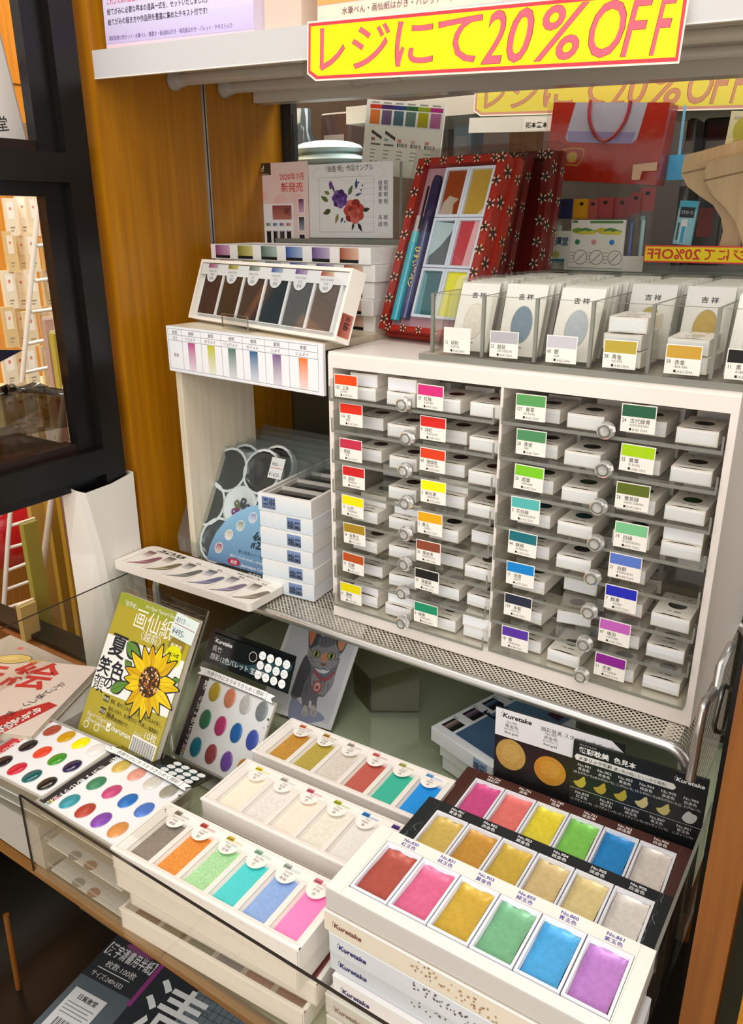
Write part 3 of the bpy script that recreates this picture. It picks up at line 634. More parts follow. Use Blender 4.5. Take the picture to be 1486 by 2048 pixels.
for i in range(6):
    xs = DVX[i]+.006; nm = TC[i]
    if i in (0, 1, 2, 5):
        packet('front white oval-window packet leaning behind the %s %s card' % (nm[5], nm[0]), 'white oval-window paint packets in the tray', xs, .040+.006*(i == 0), zp, 17+5*(i != 1), WIN[i])
        for k in range(5): packet('white packet filed behind the front one in the %s %s compartment' % (nm[5], nm[0]), 'white oval-window paint packets in the tray %s' % nm[0], xs+random.uniform(-.002, .002), .054+.0145*k, zp, 20-k*1.0, WIN[i], random.uniform(-1, 1))
    else:
        n_ = 3 if i == 3 else 2
        for k in range(n_):
            paint_box('white paint box %s in the %s %s compartment of the tray' % (['at the bottom', 'in the middle', 'on top'][k] if n_ == 3 else ['at the bottom', 'on top'][k], nm[5], nm[0]), 'wrapped paint boxes lying in the tray', xs+.003+random.uniform(-.003, .003), .034+.003*k, zp+k*(BH+.0012), random.uniform(-4, 4), '#d0ccc6' if i == 4 else '#c8c0b4')
        for k in range(3): packet('white packet filed behind the boxes in the %s %s compartment' % (nm[5], nm[0]), 'white oval-window paint packets in the tray %s' % nm[0], xs+random.uniform(-.002, .002), .098+.013*k, zp, 17, WIN[i], random.uniform(-1, 1))
    for k in range(6): packet('pale blue white packet in the rear half of the %s %s compartment' % (nm[5], nm[0]), 'packets in the rear half of the tray %s' % nm[0], xs+random.uniform(-.002, .002), .158+.016*k, zp+.0, 20, '#b4c4c8', random.uniform(-2, 2))
def UV(M, p):                            # plane coordinates of the point of plane M seen at pixel p
    n = M.col[2].to_3d(); o = M.col[3].to_3d()
    d = [(p[0]-743)/FPX, (p[1]-1024)/FPX, 1.0]
    w = Vector([sum(ROT[i][k]*d[i] for i in range(3)) for k in range(3)])
    q = CAM + w*((o-CAM).dot(n)/w.dot(n)) - o
    return (q.dot(M.col[0].to_3d()), q.dot(M.col[1].to_3d()))
def lean(x, y, z, rot, ln):              # leaning board: local x along its foot, y up the face, z out of the face
    return T(x, y, z) @ RZ(rot) @ RX(90-ln)
INK6 = [('#8a3a72', '#c8a0bc', '桃明', 'Shadow Pink', 'E09', 'トウメイ', '#b84e8a'), ('#7c7420', '#c8c27a', '黄明', 'Shadow Yellow', 'E10', 'オウメイ', '#c2c020'), ('#48605a', '#a8b8ae', '緑明', 'Shadow Green', 'E11', 'リョクメイ', '#4e7468'), ('#24489a', '#a0b4cc', '青明', 'Shadow Blue', 'E12', 'セイメイ', '#24608e'), ('#5a4282', '#b8a8c4', '紫明', 'Shadow Purple', 'E13', 'シメイ', '#7c5a8c'), ('#9a4428', '#d8b49c', '朱明', 'Shadow Vermilion', 'E14', 'シュメイ', '#f07a20')]
# ================================================================== CREAM STAND
SX, SY, SW = -.2896, .0315, .2797
SM = T(SX, SY, 0) @ RZ(-4.7)
st = thing('display_stand', 'cream wooden stand with a paper colour chart along its front edge', 'stand', mat=SM)
b = MB(); b.box(.004, .003, .0005, .016, .133, .3258, WOODC); b.build('side_panel', st)
b = MB(); b.box(.0, .0015, .326, SW-.004, .245, .3346, WOODC); b.build('top_board', st)
b = MB(); b.box(0, -.003, .275, SW, .0012, .3346, CARD, '#eef0f4'); b.M = frame((0, -.0031, .275), (1, 0, 0), (0, 0, 1))
hh = .0596; b.rect(.0015, .0015, SW-.004, hh-.0015, '#f2f4f8', 1)
xs = [.0035, .0315, .0695, .1085, .1475, .1865, .2265, SW-.0075]; yl = [.004, .0415, .0490, .0568]
for y in yl: b.rect(xs[0], y-.00025, xs[-1], y+.00025, '#7c7c86', 2)
for x in xs: b.rect(x-.00025, yl[0], x+.00025, yl[-1], '#7c7c86', 2)
for s_, y in (('名前', .0505), ('ヨミ', .0430), ('見本', .0205)): b.text(s_, .0175, y, .0054, '#3c3c44', 3, 'C')
for i, q in enumerate(INK6):
    cx = (xs[i+1]+xs[i+2])/2; b.text(q[2], cx, .0506, .0054, '#4a4a52', 3, 'C'); b.text(q[5], cx-.002, .0432, .0054, '#5a5a60', 3, 'C', shear=.15)
    b.grad(cx-.0075, .0050, cx+.0065, .0408, q[6], mixc(q[6], '#f2f4f8', .72), 3)
b.build('colour_chart_strip', st)
# tilted ink set
IW, IH, IT = .318, .081, .015
IM = lean(-.2978, .0839, .338, -14.1, 20.4)
t = thing('ink_set', 'open six colour black ink set tilted in a clear easel above the chart strip', 'ink set', mat=IM)
b = MB(); wt = .004
b.box(0, 0, -IT, IW, wt, .006, TEXT_, '#efe8de'); b.box(0, IH-wt, -IT, IW, IH, .006, TEXT_, '#efe8de'); b.box(0, wt, -IT, wt, IH-wt, .006, TEXT_, '#efe8de'); b.box(IW-wt, wt, -IT, IW, IH-wt, .006, TEXT_, '#efe8de')
b.box(wt, wt, -IT, IW-wt, IH-wt, -IT+.002, TEXT_, '#e8e0d4')
b.M = frame((IW+.0002, .002, -IT+.003), (0, 1, 0), (0, 0, 1)); b.grad(.004, 0, .03, .017, '#8a3428', '#c87868', 1); b.text('明', .012, .004, .009, '#241412', 2, bold=.02); b.text('墨', .021, .004, .008, '#241412', 2)
b.build('carton', t)
b = MB(); b.box(wt+.0005, wt+.0005, -.004, IW-wt-.0005, IH-wt-.0005, .0, SATIN, '#e4e8ea', skip='')
b.build('insert', t)
pw = (IW-.026)/6
for i, q in enumerate(INK6):
    x0 = .0165+i*pw*1.0; b = MB(); dk = mixc(['#241620', '#1c1c16', '#1e222c', '#26343a', '#5c5e60', '#6c605a'][i], '#808084', .04)  # grey sheen is mixed into the pan colours
    b.box(x0, .009, .0002, x0+pw-.006, IH-.019, .0034, GLOSS, dk); b.box(x0+.003, .012, .0034, x0+pw-.009, IH-.022, .0038, GLOSS, dk)
    b.box(x0-.0012, .0078, .0001, x0+pw-.0048, .0090, .0042, SATIN, '#e8ecee'); b.box(x0+pw-.006, .009, .0001, x0+pw-.002, IH-.019, .0042, SATIN, '#eceef0')
    b.build('ink_pan', t)
b = MB(); b.M = T(0, 0, .0046); b.rect(wt+.001, IH-.0195, IW-wt-.001, IH-wt-.001, '#e6eaee', 1)
for i, q in enumerate(INK6):
    cx = .0165+i*pw+(pw-.006)/2-.004; b.ell(cx, IH-.0185, .0125, .011, '#e2e6ea', 2, n=24); b.grad(cx-.013, IH-.0105, cx+.010, IH-.0052, q[0], q[1], 3, vert=False)
    b.text(q[3], cx-.0005, IH-.0158, .0042, '#8a8e94', 3, 'C', sx=.8); b.text(q[4], cx, IH-.0208, .0046, '#6a6e74', 3, 'C'); b.text(q[2], cx, IH-.0262, .0046, '#6a6e74', 3, 'C')
b.build('label_strip', t)
b = MB(); b.box(wt, wt, .0062, IW-wt, IH-wt, .0064, FLAT); b.build('film', t)
t = thing('acrylic_easel', 'small clear acrylic easel hooked under the tilted ink set', 'easel', mat=lean(-.2978, .0839, .3352, -14.1, 0))
b = MB()
pr = [(.0, .0), (.0, .002), (-.014, .002), (-.014, .019), (-.0165, .019), (-.0165, .0)]
b.M = T(.108, 0, 0) @ Matrix(((0, 0, 1, 0), (0, 1, 0, 0), (-1, 0, 0, 0), (0, 0, 0, 1)))
b.M = T(.105, 0, .004)
b.box(0, 0, -.05, .058, .0018, .013, ACRY); b.box(0, .0018, .0112, .058, .019, .013, ACRY); b.box(0, .019, .0112, .058, .0192, .013, ACRE); b.box(-.0002, .0018, .0112, 0, .019, .013, ACRE); b.box(.058, .0018, .0112, .0582, .019, .013, ACRE)
b.build('lip', t)
# stack of ink boxes behind
KM = (-.318, .150)
for k in range(5):
    z = .3349+k*.0200; o = thing('ink_box', 'white ink box with colour patches, %s of the stack on the stand' % ['bottom', 'second from the bottom', 'middle', 'second from the top', 'topmost'][k], 'box', mat=T(KM[0]+[.004, .007, .002, .008, 0][k]*.6, KM[1]+[0, .002, .001, .002, 0][k], z) @ RZ(-7.5+[1, -.5, .8, 0, 0][k]), group='ink boxes stacked on the cream stand')
    b = MB(); b.bbox(0, 0, 0, .304, .085, .0196, .0015, TEXT_, '#eeece8')
    b.M = frame((0, -.0003, 0), (1, 0, 0), (0, 0, 1))
    for i, q in enumerate(INK6):
        x0 = .012+i*.0485; b.grad(x0, .005, x0+.031, .0185, q[0], q[1], 1, vert=False); b.rect(x0, .0012, x0+.031, .005, '#141414', 2)
    b.M = frame((0, 0, .0197), (1, 0, 0), (0, 1, 0))
    for i, q in enumerate(INK6): x0 = .012+i*.0485; b.grad(x0, .0016, x0+.031, .006, q[0], q[1], 1, vert=False)
    b.M = frame((.3042, 0, 0), (0, 1, 0), (0, 0, 1)); b.grad(.052, .003, .08, .0175, '#7c3a30', '#b88878', 1); b.text('絵墨 明', .056, .007, .006, '#2a1614', 2)
    b.build('carton', o)
# cards standing behind the stack
Yc = .30
def pcard(name, label, cat, TL, TR, BL, Y, th=.001):
    a, c_, d = H(TL, 'Y', Y), H(TR, 'Y', Y), H(BL, 'Y', Y); w = c_.x-a.x; h = a.z-d.z
    t = thing(name, label, cat, mat=Matrix.Translation((a.x, Y, d.z)) @ RX(90)); return t, w, h
t, w, h = pcard('announcement_card', 'pink new-product card with a black new tag behind the ink boxes', 'card', (467, 330), (614, 330), (472, 492), Yc)
b = MB(); b.box(0, 0, -.0012, w, h, 0, CARD, '#ead2ca'); b.grad(0, 0, w, h, '#e8cfc8', '#ecd4cc', 1)
for cx, cy, r in ((.3, .62, .17), (.75, .55, .22), (.5, .3, .15)):
    for k in range(6): a = k*math.pi/3; b.ell(cx*w+r*.5*w*math.cos(a), cy*h+r*.5*w*math.sin(a), r*w*.42, r*w*.3, mixc('#eac0bc', '#e4cfc6', (k % 3)*.4), 2, rot=math.degrees(a))
b.rect(.20*w, .86*h, .52*w, h, '#3c3018', 3); b.text('new!', .36*w, .90*h, .0135, '#f4ece0', 4, 'C', bold=.01, sx=.8); b.rect(.23*w, .87*h, .49*w, .876*h, '#f4ece0', 4)
b.text('2020年7月', .95*w, .80*h, .0108, '#d8483c', 4, 'R', bold=.008); b.text('新発売', .94*w, .665*h, .0145, '#d8483c', 4, 'R', bold=.01)
b.rect(.22*w, .0, .80*w, .52*h, '#eef0f2', 3); b.grad(.52*w, .33*h, .78*w, .50*h, '#8a4440', '#b87468', 4); b.text('明', .72*w, .39*h, .012, '#4a1c1a', 5, 'C')
for i, q in enumerate(INK6):
    x0 = (.245+i*.092)*w; b.grad(x0, .255*h, x0+.06*w, .29*h, q[0], q[1], 4, vert=False); b.rect(x0-.002, .02*h, x0+.066*w, .235*h, '#f8f8f8', 4); b.rect(x0, .02*h, x0+.06*w, .20*h, '#241e22', 5); b.ell(x0+.03*w, .20*h, .028*w, .012*h, '#e8e8ea', 6)
for i, (c1, c2) in enumerate([('#5a2452', '#d8a8c4'), ('#1c1c22', '#9aa0a8'), ('#241c3c', '#4a3a62')]): b.rect(.865*w, (.40-i*.21)*h, .955*w, (.58-i*.21)*h, '#f6f2f0', 4); b.grad(.875*w, (.41-i*.21)*h, .945*w, (.57-i*.21)*h, c1, c2, 5)
b.build('print', t)
t, w, h = pcard('sample_card', 'white sample card painted with purple and red roses beside the pink card', 'card', (616, 330), (786, 332), (620, 475), Yc-.004)
b = MB(); b.box(0, 0, -.0012, w, h, 0, CARD, '#e6e6e4')
b.box(-.0, -.0, -.008, w+.010, h*.99, -.0016, ACRY); b.box(w+.010, 0, -.008, w+.0104, h*.99, -.0016, ACRE)
b.text('「絵墨 明」作品サンプル', .5*w, .90*h, .0092, '#3c3c40', 4, 'C', sx=.85)
fx0, fy0, fx1, fy1 = .13*w, .08*h, .78*w, .82*h
for k in range(3): b.stroke([(.2*w+.28*k*w+.15*w*math.cos(a*.4), .86*h+.09*h*math.sin(a*.4)*(1 if k % 2 else -1)) for a in range(0, 17)], .0006, '#d4d0c8', 2)
for y in (fy0, fy1): b.rect(fx0, y-.0003, fx1, y+.0003, '#a8b0b8', 2)
for x in (fx0, fx1): b.rect(x-.0003, fy0, x+.0003, fy1, '#a8b0b8', 2)
def rose(b, cx, cy, r, cd, cm, cl, lv):
    for k in range(7): a = k*.9+.3; b.blob([(cx+r*.55*math.cos(a)+r*.5*math.cos(a+q)*(1 if abs(q) < 2 else .8), cy+r*.55*math.sin(a)+r*.42*math.sin(a+q)) for q in (0, 1.05, 2.1, 3.14, 4.2, 5.2)], [cm, cd, cl][k % 3], lv+k % 2)
    for k in range(5): a = k*1.26; b.blob([(cx+r*.28*math.cos(a)+r*.32*math.cos(a+q), cy+r*.28*math.sin(a)+r*.26*math.sin(a+q)) for q in (0, 1.3, 2.6, 3.9, 5.1)], [cl, cm, cd][k % 3], lv+2+k % 2)
    for k in range(3): b.stroke([(cx+r*(.34-.09*k)*math.cos(a*.6+k), cy+r*(.30-.08*k)*math.sin(a*.6+k)) for a in range(0, 9)], .0006, cd, lv+5)
def leaf(b, x, y, L, wd, ang, col, lv):
    a = R_(ang); f = lambda p, q: (x+p*math.cos(a)-q*math.sin(a), y+p*math.sin(a)+q*math.cos(a))
    b.blob([f(0, 0), f(L*.35, wd), f(L*.7, wd*.7), f(L, 0), f(L*.7, -wd*.6), f(L*.35, -wd)], col, lv); b.stroke([f(0, 0), f(L*.9, 0)], wd*.12, mixc(col, '#101010', .4), lv+1)
U = w
for (x, y, L, wd, a, c_) in ((.24, .50, .10, .022, 150, '#5a6a30'), (.27, .38, .10, .026, 200, '#4a5428'), (.26, .60, .07, .018, 160, '#7a8038'), (.49, .58, .10, .022, 60, '#5c6e44'), (.36, .33, .10, .018, 250, '#8a8048'), (.66, .37, .08, .02, 10, '#2c3238'), (.60, .20, .09, .018, 300, '#20242c'), (.55, .20, .07, .014, 250, '#2c3a30'), (.58, .66, .09, .016, 85, '#3a4872'), (.42, .28, .06, .012, 240, '#3c5078'), (.57, .57, .08, .012, 15, '#4a6a84'), (.32, .62, .09, .012, 110, '#4c4668')):
    leaf(b, x*w, y*h, L*U, wd*U, a, c_, 4)
rose(b, .385*w, .53*h, .092*w, '#3a2058', '#5a3a80', '#7c5aa0', 6); rose(b, .555*w, .36*h, .120*w, '#8a2820', '#b4443a', '#cc6a5c', 10)
b.blob([(.27*w, .66*h), (.30*w, .70*h), (.285*w, .77*h), (.255*w, .74*h)], '#6a4684', 6)
for (x, y) in ((.64, .64), (.655, .70), (.61, .74), (.40, .24), (.44, .22)): b.ell(x*w, y*h, .009*w, .009*w, '#283a70', 6, n=10)
for i, s_ in enumerate(['桃 明', '青 明', '紫 明', '黄 明', '朱 明', '緑 明']):
    y = (.70, .63, .55, .46, .25, .16)[i]*h; b.text(s_, .835*w, y, .0072, '#3c3c42', 4); b.rect(.46*w+.03*w*(i % 3), y+.003, .82*w, y+.0033, '#b8bcc4', 3)
b.build('print', t)
zb_ = H((620, 475), 'Y', Yc).z
b = MB(); b.box(-.31, Yc-.014, .3349, -.03, Yc-.002, .36, ACRY); b.box(-.31, Yc-.014, .36, -.305, Yc-.002, .45, ACRY); b.box(-.31, Yc-.016, zb_-.012, .02, Yc+.004, zb_-.0012, ACRY, skip='f'); b.box(-.31, Yc-.0163, zb_-.012, .02, Yc-.016, zb_-.0012, ACRE)
tag(b.build('card_stand'), 'clear acrylic stand holding up the pink card and the rose card', 'stand')
# ================================================================== PALETTES IN BAGS, CHART BOARD, INK BOX STACK
PMs = lean(-.3135, .0275, .0075, 0, 26.7)
for k in range(6):
    o = thing('palette_bag', ['frosted bag with a flower shaped palette and blue fan card, at the front', 'second frosted palette bag showing petal tops over the front one', 'third frosted bag in the row of palette bags', 'fourth frosted bag in the row of palette bags', 'fifth frosted bag in the row of palette bags', 'rearmost frosted palette bag, highest in the row'][k], 'palette', mat=PMs @ T(.004*k, .011*k, -.019*k-.002*(k > 0)), group='palettes in frosted bags')
    w, h = .205, .166
    b = MB(); b.M = T(0, 0, -.012)
    pts = [(.012, 0), (w-.012, 0), (w, .02), (w-.004, h), (.004, h), (0, .02)]
    b.prism(pts, 0, .0138, BAGF, cap=(True, True))
    b.ell(w*.5, h-.012, .007, .004, '#9aa4a4', 1, BAGF); b.build('bag', o)
    M = o.matrix_basis
    c0 = UV(M, (477, 1012)) if k == 0 else c0
    if k < 2:
        b = MB(); r0 = .046; wr = .026
        PC = [(457, 938), (525, 951), (413.5, 998.7), (428.6, 1072.7)]
        cs = [UV(PMs, p) for p in PC]; cx, cy = c0
        a0 = math.atan2(cs[0][1]-cy, cs[0][0]-cx); dist = sum(math.hypot(q[0]-cx, q[1]-cy) for q in cs)/4
        sgn = [a0-k2*math.pi/3 for k2 in range(6)]
        out = []
        for a in [a0+k2*math.pi/3 for k2 in range(6)]:
            for j in range(-5, 6):
                t_ = a+j*R_(15.5); px_, py_ = cx+dist*math.cos(a)+dist*.56*math.cos(a+j*R_(21)), cy+dist*math.sin(a)+dist*.56*math.sin(a+j*R_(21)); out.append((px_, py_))
        b.prism(out, -.011, -.0015, SATIN, '#dfe4e4', cap=(True, False))
        for i2, a in enumerate([a0+k2*math.pi/3 for k2 in range(6)]):
            px_, py_ = cx+dist*math.cos(a), cy+dist*math.sin(a); wd = ['#16161a', '#20281f', '#222c2a', '#18181a', '#141014', '#181214'][i2 % 6]
            f = lambda rr: [(px_+rr*math.cos(q*.3491)*(1-.12*math.cos(q*.3491-a)*0), py_+rr*math.sin(q*.3491)) for q in range(18)]
            q1, q2 = f(dist*.50), f(dist*.42)
            b.add([(p[0], p[1], -.0016) for p in q1]+[(p[0], p[1], -.006) for p in q2], [(i, (i+1) % 18, 18+(i+1) % 18, 18+i) for i in range(18)]+[tuple(range(18, 36))], GLOSS, wd, True)
            b.add([(p[0], p[1], -.0015) for p in f(dist*.56)]+[(p[0], p[1], -.0013) for p in q1], [(i, (i+1) % 18, 18+(i+1) % 18, 18+i) for i in range(18)], SATIN, '#eef2f2', True)
        b.lathe([(0, 0)]*2, SATIN); b.M = T(cx, cy, -.0045); b.lathe([(dist*.50, -.003), (dist*.50, .004), (dist*.44, .004), (dist*.36, .0005), (.001, 0)], SATIN, '#f0f2f2', n=28)
        if k == 0:
            b.M = T(cx+.004, cy-.004, -.0018)
            for i2 in range(6):
                a = i2*math.pi/3+.4; b.blob([(.002*math.cos(a), .002*math.sin(a)), (.010*math.cos(a-.45), .010*math.sin(a-.45)), (.0165*math.cos(a-.2), .0165*math.sin(a-.2)), (.0165*math.cos(a+.25), .0165*math.sin(a+.25)), (.010*math.cos(a+.5), .010*math.sin(a+.5))], ['#3a3060', '#30303c', '#6a6a3a', '#7c2a6a', '#4a2c5c', '#5c2a50'][i2], 2+i2 % 2); b.ell(.012*math.cos(a), .012*math.sin(a), .0018, .0018, '#c8b8d0', 5, n=10)
        b.build('flower_palette', o)
    if k == 0:
        b = MB(); b.M = T(0, 0, .0024)
        fan = [UV(PMs, p) for p in [(416, 1118), (422, 1092), (434, 1066), (452, 1043), (474, 1026), (500, 1014), (530, 1008), (556, 1010), (560, 1160)]]
        fc = UV(PMs, (560, 1160)); cs_ = [mixc('#8ab8d4', '#5a7ca0', min(1, max(0, (1-(p[1]-fc[1])/.07)))) for p in fan]
        b.poly(fan, '#7aa8c8', 1, CARD, cols=cs_)
        for p, c1 in (((440, 1096), '#8a4048'), ((460, 1070), '#b0a890'), ((483, 1052), '#7c8a74'), ((508, 1036), '#8090b8'), ((532, 1030), '#a08cb0')):
            q = UV(PMs, p); b.ell(q[0], q[1], .0075, .0078, '#dfe8ec', 2); b.grad(q[0]-.0045, q[1]-.0055, q[0]+.0045, q[1]+.0055, c1, mixc(c1, '#f0f0f0', .55), 4); b.ell(q[0], q[1], .0068, .0070, mixc(c1, '#f0f0f0', .3), 3)
        q = UV(PMs, (505, 1085)); b.text('絵墨', q[0], q[1]-.006, .026, '#22343c', 3, bold=.02); q = UV(PMs, (480, 1098)); b.text('墨と絵具のハーモニー', q[0], q[1]-.005, .0055, '#22343c', 3)
        q = UV(PMs, (470, 1124)); b.ell(q[0], q[1], .012, .0052, '#a03048', 3); b.text('絵墨', q[0], q[1]-.0026, .006, '#f0e8e8', 4, 'C'); b.text('Japanesque Color', q[0]+.014, q[1]-.003, .0062, '#eef2f4', 3)
        b.text('墨をベースに作られた新しい色の絵の具です。', q[0]-.01, q[1]+.0065, .0038, '#f0f4f6', 3); b.text('(株)墨運堂', q[0]+.03, q[1]-.012, .0052, '#eef2f4', 3)
        b.build('fan_card', o)
        b = MB(); b.M = T(0, 0, .0028); q0, q1 = UV(PMs, (537, 955)), UV(PMs, (574, 920)); b.rect(q0[0], q0[1], q1[0], q1[1], '#eef0ee', 1); ym = (q0[1]+q1[1])/2; b.rect(q0[0]+.001, ym-.0004, q1[0]-.001, ym+.0004, '#c8503c', 2)
        b.text('4806- -', q0[0]+.002, ym+.003, .007, '#5a6068', 2, sx=.8); b.text('¥1650-', q0[0]+.0012, q0[1]+.0025, .0085, '#4a5058', 2, sx=.8); b.build('price_label', o)
# chart board
Zc = .0145
BLc, BRc, TLc, TRc = H((228, 1121), 'Z', Zc), H((506, 1214), 'Z', Zc), H((297, 1087), 'Z', Zc), H((571, 1184), 'Z', Zc)
M = frame(BLc, BRc-BLc, TLc-BLc); w = (BRc-BLc).length; h = (TLc-BLc).dot(M.col[1].to_3d())
t = thing('colour_chart_board', 'white rounded board with six grey brush strokes lying on the mesh riser', 'board', mat=M)
b = MB(); r = .014; pts = []
for cx, cy, a0 in ((w-r, h-.006, 0), (r, h-r, 90), (r*.4, .004, 180), (w-r, r*.6, 270)):
    rr_ = r if cy > .02 and cx < .1 else .006
    for k in range(5): a = R_(a0+22.5*k); pts.append((cx+rr_*math.cos(a), cy+min(rr_, .006 if cy < .02 else rr_)*math.sin(a)))
b.prism(pts, -.011, 0, CARD, '#efe8de', cap=(True, True))
b.text('絵墨色見本', .03, h-.013, .010, '#3a3632', 3, bold=.02)
cw = (w-.02)/6
for i, (c1, c2) in enumerate([('#5a1c34', '#c89098'), ('#3a3620', '#b0a47c'), ('#2c2a28', '#a0a09a'), ('#2c2c54', '#a0a0bc'), ('#4a3c54', '#b4a4b8'), ('#4a3828', '#b8a894')]):
    x0 = .012+i*cw; y0, y1 = .004, h-.016
    b.poly([(x0, y0), (x0+.0004, y0), (x0+.0004, y1), (x0, y1)], '#7a746c', 2); b.poly([(x0, y1), (x0+cw-.003, y1), (x0+cw-.003, y1+.0004), (x0, y1+.0004)], '#9a948c', 2)
    b.text(['赤系', '黄系', '緑系', '青系', '紫系', '茶系'][i], x0+.012, y1+.0014, .005, '#6a645c', 3)
    b.grad(x0+.004, y1-.019, x0+.019, y1-.002, c1, mixc(c2, '#f0e8de', .6), 3)
    b.blob([(x0+.006, y0+.002), (x0+.016, y0+.009), (x0+.024, y0+.020), (x0+.031, y1-.014), (x0+.036, y1-.010), (x0+.040, y1-.014), (x0+.036, y0+.016), (x0+.024, y0+.008)], mixc(c1, c2, .35), 4)
    b.blob([(x0+.012, y0+.004), (x0+.024, y0+.010), (x0+.034, y0+.017), (x0+.036, y0+.020), (x0+.024, y0+.016)], mixc(c2, c1, .2), 5)
b.text('筆跡の濃淡をご覧ください', w-.085, h-.008, .005, '#8a847c', 3)
b.build('print', t)
# stack of ink boxes at the left of the cabinet
tops = ['bottom box', 'second box from the bottom', 'third box from the bottom', 'fourth box from the bottom', 'second box from the top', 'open top box']
for k in range(6):
    z = .0006+k*.0228
    o = thing('ink_box', '%s of the ink box stack beside the drawer cabinet' % tops[k], 'box', mat=T(-.1215+[0, .001, -.001, .0005, .0005, -.0005][k], .006+[0, .0, .001, .0, .001, 0][k], z) @ RZ(5+[0, .6, -.4, .5, 0, .3][k]), group='ink boxes stacked left of the cabinet')
    b = MB(); L_ = .20
    if k < 5: b.bbox(0, 0, 0, .081, L_, .0222, .001, TEXT_, ['#e6eaec', '#eae8e4'][k % 2])
    else:
        for q in ((0, 0, .081, .004), (0, L_-.004, .081, L_), (0, .004, .004, L_-.004), (.077, .004, .081, L_-.004)): b.box(q[0], q[1], 0, q[2], q[3], .0235, TEXT_, '#eceae6')
        b.box(.004, .004, 0, .077, L_-.004, .002, TEXT_, '#e0ded8')
    M0 = frame((0, -.0003, 0), (1, 0, 0), (0, 0, 1)); b.M = M0
    b.grad(0, .001, .081, .021, '#e8eaea', '#d2dee6', 1)
    x0 = .042 if k < 5 else .006
    b.grad(x0, .0035, x0+.021, .0195, '#7c94c0', '#5a6478', 2); s_ = '絵墨'
    if k < 5: b.text(s_, x0+.001, .0065, .0098, '#141e34', 3, bold=.015)
    else:
        vs, fs, bb = glyphs(s_, .015, 0)
        b.add([(x0+.0205-p[0]*.0098, .0168-p[1]*.0098, 3*LV) for p in vs], fs, PAPER, '#141e34')
    for q in range(14): x_, y_ = random.uniform(.003, .078), random.uniform(.003, .02); b.stroke([(x_, y_), (x_+random.uniform(-.002, .002), y_+random.uniform(-.002, .002))], .0002, '#b8b4a8', 2)
    b.build('carton', o)
    if k == 5:
        for j in range(5):
            y0 = .012+j*.036; b = MB(); b.box(.009, y0, .012, .072, y0+.030, .0155, GLOSS, ['#1c1a1a', '#2a2826', '#202024', '#1e2020', '#26201e'][j]); b.box(.006, y0-.003, .012, .009, y0+.033, .021, SATIN, '#f0ece6'); b.box(.072, y0-.003, .012, .075, y0+.033, .021, SATIN, '#f0ece6'); b.box(.009, y0+.030, .012, .072, y0+.0335, .020, SATIN, '#f2eee8'); b.build('ink_pan', o)
        b = MB(); b.box(.004, .004, .0232, .077, L_-.004, .0234, FLAT); b.build('film', o)
